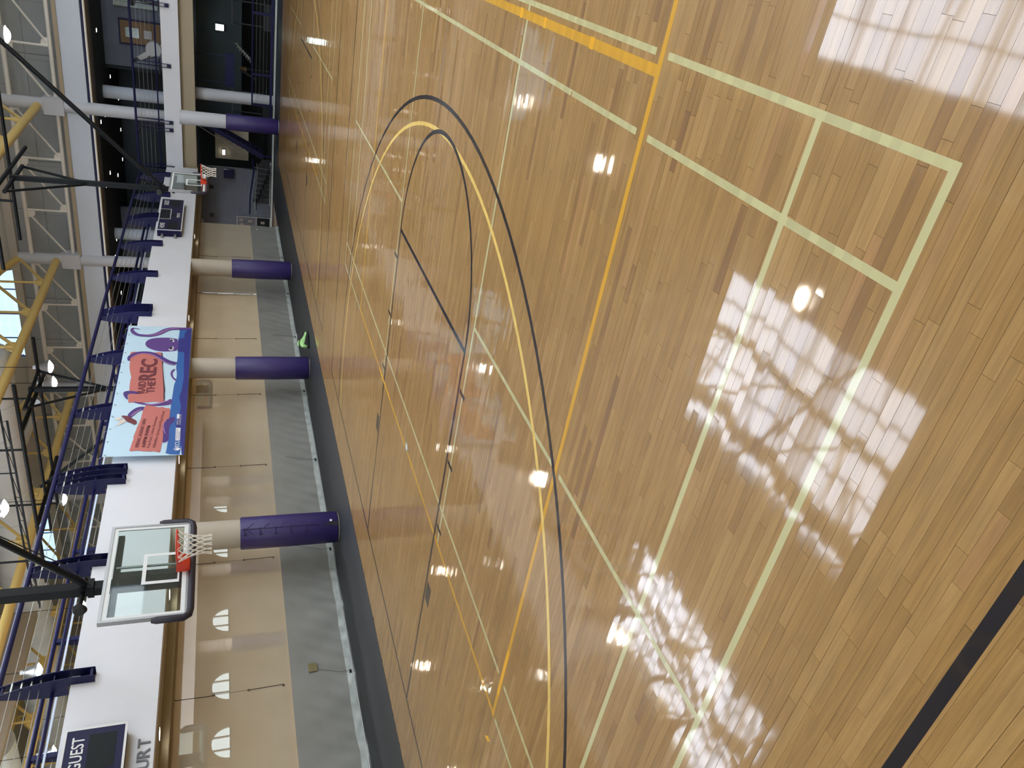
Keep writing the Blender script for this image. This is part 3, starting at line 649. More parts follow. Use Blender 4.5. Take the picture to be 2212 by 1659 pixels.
def chaikin(pts, k=2):
    for _ in range(k):
        q = []
        for i in range(len(pts)):
            a, b = pts[i], pts[(i+1) % len(pts)]; q += [(a[0]*.75+b[0]*.25, a[1]*.75+b[1]*.25), (a[0]*.25+b[0]*.75, a[1]*.25+b[1]*.75)]
        pts = q
    return pts
def poly(name, key, pts, smooth=0):
    BY[0] -= .0006; pts = chaikin(pts, smooth) if smooth else pts
    tr = tessellate_polygon([[Vector((x, z, 0)) for x, z in pts]])
    me = bpy.data.meshes.new(name); me.from_pydata([(x, BY[0], z) for x, z in pts], [], [tuple(t) for t in tr]); me.materials.append(BC[key])
    o = bpy.data.objects.new(name, me); COL.objects.link(o); o.parent = bn; return o
SH = {
'sea':[(13.49,3.648),(13.06,3.65),(12.65,3.668),(12.19,3.652),(11.81,3.642),(11.43,3.644),(11.16,3.662),(10.82,3.62),(10.49,3.628),(10.26,3.668),(9.9,3.679),(9.74,3.683),(9.29,3.699),(9.06,3.699),(8.82,3.718),(8.54,3.705),(8.34,3.756),(8.15,3.706),(7.84,3.687),(7.62,3.695),(7.32,3.704),(7.14,3.724),(7.09,3.315),(13.5,3.321)],
'body':[(12.46,4.521),(12.63,4.51),(12.77,4.426),(12.85,4.279),(12.87,4.103),(12.87,3.888),(12.82,3.767),(12.8,3.67),(12.43,3.662),(12.1,3.652),(12.06,3.769),(12.03,3.999),(12.06,4.173),(12.17,4.352),(12.29,4.463)],
'eyeL':[(12.74,3.9),(12.8,3.873),(12.78,3.801),(12.7,3.771),(12.6,3.775),(12.62,3.823),(12.67,3.796),(12.73,3.834)],
'eyeR':[(12.34,3.775),(12.22,3.764),(12.11,3.783),(12.09,3.852),(12.15,3.895),(12.2,3.892),(12.14,3.831),(12.19,3.787),(12.3,3.815)],
'pupL':[(12.73,3.882),(12.78,3.849),(12.71,3.798),(12.65,3.819),(12.67,3.867)],
'pupR':[(12.23,3.893),(12.3,3.85),(12.27,3.79),(12.18,3.798),(12.18,3.856)],
'board1':[(11.95,4.856),(12.01,4.805),(12.0,4.5),(11.97,4.248),(11.99,4.147),(11.96,4.042),(11.55,4.002),(11.18,3.988),(10.47,3.923),(9.97,3.87),(9.82,3.867),(9.87,3.876),(9.57,3.855),(9.4,3.861),(9.39,3.871),(9.41,4.122),(9.38,4.367),(9.4,4.501),(9.44,4.535),(9.39,4.592),(9.39,4.689),(9.7,4.72),(9.83,4.711),(9.93,4.714),(10.15,4.727),(10.48,4.734),(10.62,4.724),(10.94,4.783),(11.16,4.812),(11.45,4.826)],
'board1dark':[(11.97,4.076),(11.96,4.042),(11.55,4.002),(11.18,3.988),(10.47,3.923),(9.97,3.87),(9.82,3.867),(9.87,3.876),(9.57,3.855),(9.4,3.861),(9.39,3.877),(9.88,3.908),(9.97,3.908),(11.18,4.005),(11.55,4.036)],
'loop':[(11.04,3.735),(11.08,3.67),(10.99,3.677),(10.87,3.728),(10.75,3.722),(10.61,3.694),(10.51,3.613),(10.42,3.626),(10.51,3.701),(10.68,3.763),(10.82,3.787),(10.94,3.775)],
'ten3':[(9.83,4.85),(9.92,4.821),(9.95,4.731),(9.93,4.595),(9.86,4.464),(9.81,4.419),(9.78,4.479),(9.81,4.667),(9.79,4.727),(9.7,4.736),(9.52,4.705),(9.57,4.76),(9.72,4.825)],
'ten4':[(9.41,4.589),(9.45,4.505),(9.38,4.367),(9.33,4.22),(9.3,4.063),(9.36,3.911),(9.44,3.832),(9.57,3.691),(9.35,3.676),(9.26,3.708),(9.22,3.852),(9.21,4.058),(9.25,4.255),(9.31,4.423)],
'arm':[(9.19,4.292),(9.04,4.312),(9.0,4.4),(8.85,4.488),(8.73,4.548),(8.7,4.586),(8.79,4.663),(8.88,4.65),(9.03,4.583),(9.15,4.492),(9.2,4.394)],
'ship':[(8.78,4.799),(8.8,4.742),(8.78,4.662),(8.71,4.576),(8.63,4.511),(8.57,4.447),(8.49,4.421),(8.41,4.434),(8.38,4.48),(8.44,4.534),(8.49,4.607),(8.56,4.672),(8.62,4.696),(8.7,4.743)],
'sail1':[(8.61,4.91),(8.71,4.89),(8.73,4.795),(8.68,4.761),(8.61,4.822),(8.59,4.859)],
'sail2':[(8.36,4.876),(8.45,4.827),(8.6,4.704),(8.55,4.661),(8.48,4.714),(8.39,4.792)],
'sail3':[(8.49,4.821),(8.57,4.818),(8.64,4.747),(8.6,4.704),(8.52,4.756)],
'board2':[(9.24,4.285),(9.24,4.214),(9.21,4.109),(9.14,3.972),(9.16,3.901),(9.1,3.794),(9.09,3.716),(8.9,3.702),(8.65,3.706),(8.54,3.786),(8.38,3.828),(8.15,3.831),(7.91,3.808),(7.68,3.806),(7.5,3.825),(7.23,3.838),(7.22,3.871),(7.27,3.969),(7.26,4.034),(7.28,4.186),(7.32,4.33),(7.3,4.46),(7.34,4.495),(7.49,4.475),(7.62,4.467),(7.83,4.437),(7.84,4.457),(8.07,4.427),(8.28,4.404),(8.53,4.364),(8.68,4.346),(9.0,4.329),(9.12,4.308)],
'ten5':[(8.65,3.711),(8.56,3.767),(8.38,3.818),(8.19,3.833),(7.91,3.808),(7.59,3.815),(7.62,3.72),(7.71,3.68),(7.86,3.673),(8.05,3.692),(8.24,3.691),(8.4,3.658),(8.49,3.581),(8.69,3.569),(8.69,3.651)],
'logo':[(8.2,3.537),(8.19,3.433),(7.68,3.429),(7.69,3.53)],
}
poly('printed_sea', 'sea', SH['sea'], 1); poly('printed_octopus', 'purple', SH['body'], 2)
poly('printed_tentacle', 'purple', SH['ten4'], 1); poly('printed_tentacle', 'purple', SH['loop'], 1); poly('printed_tentacle', 'violet', SH['arm'], 1)
poly('printed_shade', 'deep', [(13.5,3.32),(13.45,3.41),(13.1,3.51),(12.88,3.5),(12.82,3.66),(12.05,3.655),(12.0,3.48),(11.2,3.46),(10.6,3.44),(10.0,3.47),(9.6,3.52),(9.2,3.46),(8.8,3.48),(8.4,3.56),(8.1,3.5),(7.8,3.42),(7.4,3.39),(7.09,3.37),(7.09,3.316)]); poly('printed_tentacle', 'violet', SH['ten5'], 1)
poly('printed_eye', 'white', SH['eyeL']); poly('printed_eye', 'white', SH['eyeR']); poly('printed_pupil', 'black', SH['pupL']); poly('printed_pupil', 'black', SH['pupR'])
poly('printed_board', 'coral', SH['board1']); poly('printed_board_edge', 'dark', SH['board1dark']); poly('printed_board', 'coral', SH['board2'])
poly('printed_tentacle', 'violet', SH['ten3'], 1)
poly('printed_sail', 'cream', SH['sail1']); poly('printed_sail', 'cream', SH['sail2']); poly('printed_sail', 'cream', SH['sail3']); poly('printed_ship', 'maroon', SH['ship'], 1)
def arm(key, pts, name='printed_tentacle'):
    P = []                                     # Catmull-Rom through the centre line
    for i in range(len(pts)-1):
        a, b, c_, d = pts[max(i-1, 0)], pts[i], pts[i+1], pts[min(i+2, len(pts)-1)]
        for s in range(5):
            t = s/5; P.append(tuple(.5*(2*b[m]+(c_[m]-a[m])*t+(2*a[m]-5*b[m]+4*c_[m]-d[m])*t*t+(3*b[m]-a[m]-3*c_[m]+d[m])*t**3) for m in range(3)))
    pts = P+[pts[-1]]
    c = [Vector((p[0], p[1])) for p in pts]; L_ = []; R_ = []
    for i, p in enumerate(c):
        t = (c[min(i+1, len(c)-1)]-c[max(i-1, 0)]).normalized(); n = Vector((-t.y, t.x)); L_.append(p+n*pts[i][2]/2); R_.append(p-n*pts[i][2]/2)
    BY[0] -= .0006; me = bpy.data.meshes.new(name); k = len(c)
    me.from_pydata([(q.x, BY[0], q.y) for q in L_+R_], [], [(i, i+1, k+i+1, k+i) for i in range(k-1)]); me.materials.append(BC[key])
    o = bpy.data.objects.new('printed_tentacle', me); COL.objects.link(o); o.parent = bn
def strip(key, pts, wd):
    n = len(pts); arm(key, [(a, b, wd*(.3+.7*math.sin(PI*(i+.6)/n))) for i, (a, b) in enumerate(pts)], 'printed_suckers')
arm('purple', [(13.36,4.72,.02),(13.40,4.84,.04),(13.41,4.91,.06),(13.30,4.925,.09),(13.13,4.86,.12),(13.0,4.73,.12),(12.97,4.56,.13),(12.98,4.4,.15),(13.06,4.25,.16),(13.18,4.14,.17),(13.33,4.02,.17),(13.42,3.86,.16),(13.43,3.6,.14),(13.44,3.35,.12)])
arm('violet', [(11.51,4.86,.05),(11.62,4.87,.07),(11.73,4.85,.09),(11.87,4.76,.1),(11.955,4.63,.1),(11.97,4.47,.1),(11.93,4.31,.1),(11.83,4.19,.11),(11.71,4.08,.12),(11.57,3.97,.13),(11.44,3.84,.14),(11.34,3.66,.15)])
strip('mauve', [(13.03, 4.62), (13.0, 4.42), (13.06, 4.25), (13.2, 4.12), (13.35, 3.98), (13.44, 3.8), (13.44, 3.66)], .06)
strip('mauve', [(9.3, 4.3), (9.27, 4.15), (9.31, 4.0), (9.38, 3.88), (9.44, 3.76)], .07)
strip('mauve', [(8.75, 4.57), (8.86, 4.52), (8.98, 4.44), (9.06, 4.36)], .05)
strip('mauve', [(11.66, 4.79), (11.83, 4.7), (11.9, 4.55), (11.88, 4.4), (11.8, 4.26), (11.64, 4.12), (11.46, 3.98), (11.3, 3.82), (11.24, 3.69)], .05)
strip('mauve', [(8.5, 3.8), (8.3, 3.825), (8.05, 3.79), (7.95, 3.76)], .03)
poly('printed_panel', 'white', SH['logo'])
for x0, z0, x1, z1 in ((8.6, 3.48, 8.8, 3.535),): poly('printed_panel', 'white', [(x0, z0), (x1, z0), (x1, z1), (x0, z1)])
Yt = BY[0]-.0008
K = BC['maroon']
text('lettering', 'RAID', K, bn, 9.81, 4.345, 10.41, 4.53, Yt, .0002, .02); text('lettering', 'THE', K, bn, 9.82, 4.12, 10.41, 4.315, Yt, .0002, .02)
text('lettering', 'REC', K, bn, 10.46, 4.13, 11.6, 4.55, Yt, .0002, .03)
text('lettering', 'FRIDAY, AUGUST 18TH', BC['maroon'], bn, 7.44, 4.30, 8.62, 4.385, Yt, .0002, .025, rot=-.075)
text('lettering', '6:00PM-9:00PM', BC['maroon'], bn, 7.43, 4.175, 8.32, 4.255, Yt, .0002, .025, rot=-.075)
text('lettering', 'Free Food, T-shirts, Giveaways,', K, bn, 7.41, 4.055, 8.72, 4.135, Yt, .0002, .0, rot=-.075)
text('lettering', 'Inflatables, Games and Much More!', K, bn, 7.4, 3.945, 8.95, 4.02, Yt, .0002, .0, rot=-.085)
text('lettering', 'ECU', BC['white'], bn, 7.39, 3.435, 7.67, 3.53, Yt, .0002, .0)
text('lettering', 'CAMPUS RECREATION\nAND WELLNESS', BC['deep'], bn, 7.72, 3.445, 8.16, 3.52, Yt, .0002, .0)
text('lettering', 'DIVISION OF', BC['white'], bn, 8.33, 3.495, 8.56, 3.53, Yt, .0002, .0); text('lettering', 'STUDENT LIFE\nat the university', BC['white'], bn, 8.33, 3.43, 8.8, 3.475, Yt, .0002, .0)
em = MB()
for pts in ([(7.25, 3.49), (7.31, 3.5), (7.37, 3.49), (7.36, 3.44), (7.31, 3.405), (7.26, 3.44)], [(7.29, 3.505), (7.33, 3.505), (7.32, 3.545), (7.31, 3.56), (7.30, 3.545)], [(7.24, 3.5), (7.27, 3.505), (7.26, 3.525)], [(7.35, 3.505), (7.38, 3.5), (7.36, 3.525)]):
    em.prism(pts, 1, Yt, Yt+.0005)
em.build('crest', BC['white'], bn)
for k in range(13):
    x = 7.16+k*.53
    MB().tube([(x+.018*math.cos(a*PI/4), Yt, 4.98+.018*math.sin(a*PI/4)) for a in range(8)], .005, 5, closed=True).build('grommet', M['alu'], bn)
    if k % 2 == 0: MB().tube([(x, 2.02, 4.99), (x, 2.1, 5.12), (x, 2.3, 5.15)], .004, 5).build('tie', M['cable'], bn)

# ------------------------------------------------------------------ scoreboards and wall lettering
def scoreboard(x0, label, far_):
    s = thing('scoreboard', label, 'scoreboard', (0, 0, 0)); x1 = x0+3.51; y = 1.93
    MB().box(x0+.02, x1-.02, y+.012, 2.2, 3.9, 4.73).build('case', M['sbnavy'], s)
    fr = MB(); t = .035
    for a in ((x0, x1, 3.88, 3.88+t), (x0, x1, 4.75-t, 4.75), (x0, x0+t, 3.88+t, 4.75-t), (x1-t, x1, 3.88+t, 4.75-t)): fr.box(a[0], a[1], y-.004, y+.014, a[2], a[3])
    fr.build('border', M['sbwhite'], s)
    MB().box(x0+t, x1-t, y, y+.012, 3.88+t, 4.75-t).build('face', M['sbnavy'], s)
    fc = MB()
    for a in ((x0+1.18, x0+2.3, 4.32, 4.345), (x0+1.18, x0+1.205, 4.345, 4.72), (x0+2.275, x0+2.3, 4.345, 4.72)): fc.box(a[0], a[1], y-.006, y, a[2], a[3])
    fc.build('clock_border', M['sbwhite'], s); MB().box(x0+1.215, x0+2.265, y-.004, y, 4.355, 4.705).build('clock_screen', M['sbdark'], s)
    for a, b in ((.17, .75), (2.77, 3.37)): MB().box(x0+a, x0+b, y-.004, y, 4.02, 4.4).build('score_screen', M['sbdark'], s)
    for a, b in ((.85, 1.02), (2.5, 2.67)): MB().box(x0+a, x0+b, y-.003, y, 4.05, 4.35).build('foul_screen', M['sbdark'], s)
    text('lettering', 'HOME', M['sbwhite'], s, x0+.2, 4.49, x0+.74, 4.66, y-.003, .002, .01)
    text('lettering', 'GUEST', M['sbwhite'], s, x0+2.78, 4.46, x0+3.35, 4.63, y-.003, .002, .01)
    text('lettering', 'PERIOD', M['sbwhite'], s, x0+1.4, 4.0, x0+1.9, 4.11, y-.003, .002, .0)
    MB().box(x0+1.5, x0+1.75, y-.003, y, 4.13, 4.28).build('period_screen', M['sbdark'], s)
    for z in (4.1, 4.55): MB().box(x0-.16, x0+.02, 2.08, 2.2, z-.03, z+.05).build('mounting_clip', M['alu'], s)
scoreboard(21.24, 'white-edged blue scoreboard left of the far basket, whole in view', True)
scoreboard(-3.54, 'white-edged blue scoreboard cut off at the left edge, beside the near basket', False)
sg = thing('wall_letters', 'raised grey letters under the left scoreboard reading COURT', 'lettering', (0, 0, 0))
lx = -1.13
for ch, w_ in zip('COURT', (.19, .2, .18, .18, .17)):
    text('letter', ch, M['letter'], sg, lx, 3.56, lx+w_-.02, 3.74, 2.192, .012, .012); lx += w_+.008

# ------------------------------------------------------------------ basketball goals
def goal(x, y, rz, label, netr=.005, near=True, ztop=8.45):
    g = thing('basketball_goal', label, 'basketball hoop', (x, y, 0), rz)
    bb = thing('backboard', '', ''); del bb['category']; del bb['label']; bb.parent = g
    MB().box(-.9, .9, -.006, .006, 2.93, 3.94).build('glass', M['glass'], bb)
    fr = MB()
    for a in ((-.915, .915, 3.93, 3.97), (-.915, .915, 2.9, 2.94), (-.915, -.88, 2.94, 3.93), (.88, .915, 2.94, 3.93)): fr.box(a[0], a[1], -.02, .05, a[2], a[3])
    fr.build('frame', M['alu'], bb)
    bd = MB()
    for a in ((-.88, .88, 3.88, 3.93), (-.88, .88, 2.94, 2.995), (-.88, -.83, 2.995, 3.88), (.83, .88, 2.995, 3.88)): bd.box(a[0], a[1], -.011, -.007, a[2], a[3])
    bd.build('white_border', M['boardwhite'], bb)
    tg = MB()
    for a in ((-.295, .295, 3.455, 3.505), (-.295, -.245, 3.03, 3.455), (.245, .295, 3.03, 3.455), (-.245, .245, 3.03, 3.055)): tg.box(a[0], a[1], -.011, -.007, a[2], a[3])
    tg.build('target', M['boardwhite'], bb)
    MB().tube([(-.95, 0, 3.34), (-.95, 0, 3.28), (-.95, 0, 2.95), (-.9, 0, 2.885), (-.8, 0, 2.87), (.8, 0, 2.87), (.9, 0, 2.885), (.95, 0, 2.95), (.95, 0, 3.28), (.95, 0, 3.34)], [.03]+[.048]*8+[.03], 10).build('edge_pad', M['padnavy'], bb, smooth=True)
    rm = MB().tube([(.228*math.cos(2*PI*k/40), -.385+.228*math.sin(2*PI*k/40), 3.05) for k in range(40)], .0105, 8, closed=True).build('rim', M['rim'], g, smooth=True)
    bk = MB(); bk.prism([(-.012, 3.075), (-.16, 3.062), (-.16, 3.03), (-.10, 2.9), (-.012, 2.88)], 0, -.115, .115)
    bk.tube([(-.1, -.12, 3.04), (-.16, -.3, 3.035)], .012, 6); bk.tube([(.1, -.12, 3.04), (.16, -.3, 3.035)], .012, 6); bk.build('bracket', M['rim'], rm)
    nt = MB(); n = 12; lv = [(3.04, .225), (2.97, .19), (2.9, .16), (2.83, .138), (2.76, .125), (2.68, .125), (2.6, .14)]
    for k in range(n):
        for s in (-1, 1):
            pts = []
            for j, (z, r) in enumerate(lv):
                a = 2*PI*(k+s*.5*(j if j < 6 else 5.4))/n; pts.append((r*math.cos(a), -.385+r*math.sin(a), z))
            nt.tube(pts, netr, 4, cap=False)
    nt.build('net', M['net'], rm)
    sw = MB(); sw.box(-.07, .07, .2, .34, 2.95, ztop-.1); sw.build('mast', M['pipe'], g)
    mount = MB(); mount.box(-.8, .8, .06, .13, 3.80, 3.88); mount.box(-.05, .05, .06, .2, 3.0, 3.85); mount.box(-.06, .06, .05, .2, 2.95, 3.1)
    mount.build('mounting_frame', M['pipe'], g)
    MB().tube([(.14, .07, 3.85), (.14, .07, 3.05)], .018, 8).build('strut', M['alu'], g)
    br = MB(); br.tube([(0, .18, 4.22), (0, -3.95, ztop)], .045, 10); br.build('brace', M['pipe'], g)
    MB().tube([(.13, -.05, 4.6), (.13, -3.8, ztop)], .03, 8).build('brace', M['pipe'], g)
    MB().tube([(-.07, .2, 4.1), (.1, -.1, 4.45), (.13, -1.2, 5.75)], .008, 5).build('cable', M['black'], g)
    jt = MB(); jt.box(-.085, .085, .16, .36, 4.12, 4.2); jt.tube([(-.3, .28, 4.26), (.22, .28, 4.26)], .03, 8); jt.build('joint', M['pipe'], g)
    MB().lathe([(0, -.05), (.07, -.045), (.095, 0), (.07, .04), (.02, .05), (0, .05)], n=20).build('knob', M['black'], g, loc=(-.36, .28, 4.26), smooth=True).rotation_euler = (0, PI/2, 0)
    for s in (-1, 1): MB().beam((s*1.2, .29, ztop-.2), (s*.09, .29, 6.35), .06, .06).build('side_brace', M['pipe'], g)
    MB().tube([(-1.25, .29, ztop-.2), (1.25, .29, ztop-.2)], .06, 10).build('yoke', M['pipe'], g)
    return g
goal(0, -1.25, 0, 'near basketball goal with glass backboard, orange rim and white net on a black mast')
goal(17.25, -1.25, 0, 'distant basketball goal with glass backboard near the far scoreboard')
goal(16.95, 6.55, PI, 'far-court basketball goal dimly seen through the mesh below the banner', .007, ztop=8.75)
goal(2.1, 6.55, PI, 'far-court basketball goal ghosting through the mesh at the left edge', .007, ztop=8.75)
# ceiling pipes that carry the goals
def pipes(name, label, items):
    t = thing(name, label, 'ceiling rig', (0, 0, 0))
    for nm, p, q, r in items: MB().tube([p, q], r, 10).build(nm, M['pipe'], t, smooth=True)
    return t
pipes('goal_rig', 'black pipes under the roof carrying the far basket, at the top centre', [('rail_pipe', (15.4, -.96, 8.52), (20.5, -.96, 8.52), .06), ('cross_pipe', (16.1, -4.8, 8.6), (16.1, 1.5, 8.6), .05), ('cross_pipe', (18.5, -4.8, 8.6), (18.5, 1.5, 8.6), .05),
    ('hanger', (16.1, .2, 8.6), (16.1, .2, 9.9), .04), ('hanger', (18.5, .2, 8.6), (18.5, .2, 9.9), .04), ('hanger', (16.1, -4.6, 8.6), (16.1, -4.6, 13.3), .04), ('hanger', (18.5, -4.6, 8.6), (18.5, -4.6, 13.3), .04)])
pipes('goal_rig', 'black pipes under the roof carrying the near basket', [('rail_pipe', (-1.9, -.96, 8.5), (1.9, -.96, 8.5), .06), ('cross_pipe', (-1.2, -6, 8.6), (-1.2, 1.5, 8.6), .05), ('cross_pipe', (1.2, -6, 8.6), (1.2, 1.5, 8.6), .05),
    ('hanger', (-1.2, .2, 8.6), (-1.2, .2, 9.9), .04), ('hanger', (1.2, .2, 8.6), (1.2, .2, 9.9), .04)])
rg = pipes('goal_rig', 'web of black pipes hanging beyond the railing above the banner', [('rail_pipe', (15.25, 6.75, 8.6), (19.2, 6.95, 8.6), .07), ('rail_pipe', (15.1, 10.8, 8.6), (19.2, 10.8, 8.6), .07),
    ('cross_pipe', (18.3, 5.0, 8.6), (18.3, 12.5, 8.6), .055), ('cross_pipe', (16.8, 6.6, 8.6), (16.8, 12.5, 8.6), .05), ('cross_pipe', (15.15, 5.0, 8.6), (15.15, 13.5, 8.6), .065),
    ('hanger', (18.3, 7.5, 8.6), (18.3, 7.5, 9.9), .04), ('hanger', (15.15, 7.5, 8.6), (15.15, 7.5, 9.9), .04), ('hanger', (18.3, 12.4, 8.6), (18.3, 12.4, 13.3), .04), ('hanger', (15.15, 12.4, 8.6), (15.15, 12.4, 13.3), .04)])
MB().lathe([(0, -.1), (.14, -.1), (.16, 0), (.14, .1), (0, .1)], n=18).build('winch_drum', M['alu'], rg, loc=(17.5, 7.1, 8.6), smooth=True).rotation_euler = (0, PI/2, 0)
js = thing('joist', 'slim zigzag steel joist hanging beside the black pipes above the railing', 'joist', (0, 0, 0))
MB().beam((13.88, 5.5, 8.6), (13.88, 13.5, 8.6), .07, .05).build('bottom_chord', M['pipe'], js)
zz = MB()
for k in range(8):
    y = 5.5+k; zz.tube([(13.88, y, 8.6), (14.6, y+.5, 8.95), (13.88, y+1, 8.6)], .012, 5)
zz.build('web', M['pipe'], js); MB().beam((14.6, 5.5, 8.95), (14.6, 13.5, 8.95), .05, .05).build('top_chord', M['pipe'], js)
MB().tube([(13.9, 7.5, 8.6), (13.9, 7.5, 9.9)], .02, 6).build('hanger', M['pipe'], js)

# ------------------------------------------------------------------ trusses, ducts
tl = {-7.2: 'yellow pipe truss over the right side of the near court, out of the frame', .2: 'yellow pipe truss meeting the tall column right of the far basket mast', 7.5: 'yellow pipe truss crossing the top centre in front of the arched window',
      14.9: 'yellow pipe truss seen behind the top of the railing beside the banner', 22.3: 'broad sunlit yellow pipe truss seen between the railing cables', 29.7: 'farthest yellow pipe truss over the far court'}
def ztop_(x): return 11.45+1.95*max(0, math.sin(PI*(31-x)/46))**.55
for y, lb in tl.items():
    t = thing('roof_truss', lb, 'truss', (0, 0, 0))
    MB().tube([(-13.5, y, 10), (30.75, y, 10)], .17, 16).build('lower_chord', M['yel'], t, smooth=True)
    MB().tube([(30.8-.03-k*1.475, y, ztop_(30.8-k*1.475)) for k in range(31)], .15, 12).build('upper_chord', M['yel'], t, smooth=True)
    x = 28.2; k = 0
    while x > -13:
        zt = ztop_(x)
        MB().tube([(x, y, 10), (x, y, zt)], .055, 8).build('vertical', M['yel'], t, smooth=True)
        MB().tube([(x, y, 10.1), (min(x+3.05, 30.8), y, ztop_(min(x+3.05, 30.8))-.1)], .065, 8).build('diagonal', M['yel'], t, smooth=True)
        MB().prism([(x-.3, 10.05), (x+.35, 10.05), (x+.4, 10.3), (x+.22, 10.5), (x-.18, 10.42), (x-.32, 10.25)], 1, y-.02, y+.02).build('gusset', M['yel'], t)
        x -= 3.05; k += 1
wt = thing('wall_truss', 'white steel truss running along the concrete end wall between grey columns', 'truss', (0, 0, 0))
MB().tube([(31, -16, 9.27), (31, 33.5, 9.27)], .085, 12).build('lower_chord', M['steelw'], wt, smooth=True)
MB().tube([(31, -16, 11.05), (31, 33.5, 11.05)], .1, 12).build('upper_chord', M['steelw'], wt, smooth=True)
for c in range(-2, 4):
    for j in range(3):
        y = .15+7.37*c+2.457*j
        if j: MB().tube([(31, y, 9.27), (31, y, 11.05)], .05, 8).build('vertical', M['steelw'], wt, smooth=True)
        MB().tube([(31, y+.3, 10.85), (31, y+2.3, 9.4)], .045, 8).build('diagonal', M['steelw'], wt, smooth=True)
        MB().prism([(y+2.457-.35, 9.3), (y+2.457, 9.3), (y+2.457, 9.62), (y+2.25, 9.6), (y+2.13, 9.5)], 0, 30.98, 31.02).build('gusset', M['steelw'], wt)
        MB().prism([(y, 11.0), (y+.38, 11.0), (y+.36, 10.8), (y+.25, 10.68), (y, 10.66)], 0, 30.98, 31.02).build('gusset', M['steelw'], wt)
du = thing('air_duct', 'large round pale duct high at the left, running away beyond the railing', 'duct', (0, 0, 0))
dv = MB(); n = 32
dv.tube([(22.3, 7.9+k*1.5, 11.35) for k in range(18)], .95, n).build('duct_body', M['duct'], du, smooth=True)
for k in range(17): MB().tube([(22.3+.96*math.cos(a*2*PI/28), 8.6+k*1.5, 11.35+.96*math.sin(a*2*PI/28)) for a in range(28)], .02, 5, closed=True).build('duct_seam', M['duct'], du)
MB().tube([(22.3, 14.5, 11.35), (27.5, 14.5, 11.2)], .16, 12).build('branch', M['steelw'], du, smooth=True)
d2 = thing('air_duct', 'second round duct behind the bright truss between the cables', 'duct', (0, 0, 0))
MB().tube([(15.2, 22.4+k*1.1, 11.6) for k in range(11)], .9, n).build('duct_body', M['duct'], d2, smooth=True)
MB().tube([(9, 23.5, 11.2), (15.2, 24.5, 11.4)], .14, 12).build('branch', M['steelw'], d2, smooth=True)
for k, y in enumerate((2.5, 5.0, 10, 12.4)): struct(MB().box(12.2, 32.6, y-.08, y+.08, 13.9, 14.25).build('trim_purlin', M['deck']))
struct(MB().box(29.6, 30.0, -16, 34, 13.5, 14.2).build('trim_roof_beam', M['deck']))
struct(MB().box(32.2, 32.6, -16, 34, 11.9, 12.25).build('trim_wall_beam', M['deck']))

# ------------------------------------------------------------------ lamps
def lamp(x, y, label, group=None, z=8.6):
    t = thing('high_bay_lamp', label, 'lamp', (x, y, z), 0, group)
    MB().lathe([(.06, .42), (.09, .40), (.12, .25), (.27, .02), (.285, -.04), (.27, -.045), (.11, .22), (.05, .36)], n=24).build('reflector', M['alu'], t, smooth=True)
    MB().lathe([(0, .5), (.075, .5), (.08, .38), (0, .37)], n=16).build('ballast', M['lightgrey'], t, smooth=True)
    MB().lathe([(0, -.17), (.1, -.15), (.2, -.09), (.255, 0), (.2, .06), (.1, .1), (0, .11)], n=20).build('lens', M['lamp'], t, smooth=True)
    MB().tube([(0, 0, .5), (0, 0, 13.9-z)], .012, 6).build('stem', M['pipe'], t)
lamp(20.15, -4.46, 'lit high-bay lamp at the top left corner, in front of the concrete wall')
lamp(19.85, 7.1, 'lit high-bay lamp above the banner, upper one of the touching pair'); lamp(20.1, 7.95, 'lit high-bay lamp above the banner, lower one of the touching pair')
lamp(19.15, 12.9, 'lit high-bay lamp just under the doubled brackets beside the banner'); lamp(12.0, 7.35, 'lit high-bay lamp in front of the large round duct')
lamp(12.3, 14.9, 'lit high-bay lamp between the cables right of the bottom-left bracket'); lamp(19.95, 19.9, 'lit high-bay lamp behind the black knob of the near mast')
lamp(12.2, 19.4, 'lit high-bay lamp low over the left scoreboard')
for x, y in ((2.8, -4.5), (12.7, -4.3), (4.5, 7.4), (4.5, 14.5), (12.8, 27), (20.4, 28), (4.5, 19.4), (2.8, -12.5), (12.7, -12.5), (20.2, -12.5), (-6.5, -4.5), (-6.5, -12.5), (-6, 7.4)):  # lamps known from floor reflections, plus unseen extras added to light the hall
    lamp(x, y, 'lit high-bay lamp out of frame, some mirrored in the floor, others added for light', 'lamps outside the picture')
for x, y, lb in ((.3, 2.82, 'small round downlight in the soffit below the left scoreboard'), (3.5, 2.86, 'small round downlight in the soffit seen through the near backboard'), (8.03, 2.86, 'small round downlight in the soffit left of the banner'),
                 (15.8, 2.86, 'small round downlight in the soffit right of the banner'), (23.1, 2.86, 'small round downlight in the soffit below the far scoreboard')):
    t = thing('downlight', lb, 'light', (x, y, 3.5)); MB().lathe([(.11, 0), (.13, 0), (.13, -.012), (.11, -.012)], n=24).build('trim_ring', M['lightgrey'], t); MB().lathe([(0, -.008), (.112, -.008)], n=24).build('lens', M['small'], t)
for k, (x, y, lb) in enumerate(dots):
    t = thing('downlight', lb, 'light', (x, y, 7.8), 0, 'downlights in the dark upper ceiling')
    MB().box(-.1, .1, -.1, .1, -.02, 0).build('trim_ring', M['dark'], t); MB().box(-.075, .075, -.075, .075, -.026, -.02).build('lens', M['small'], t)

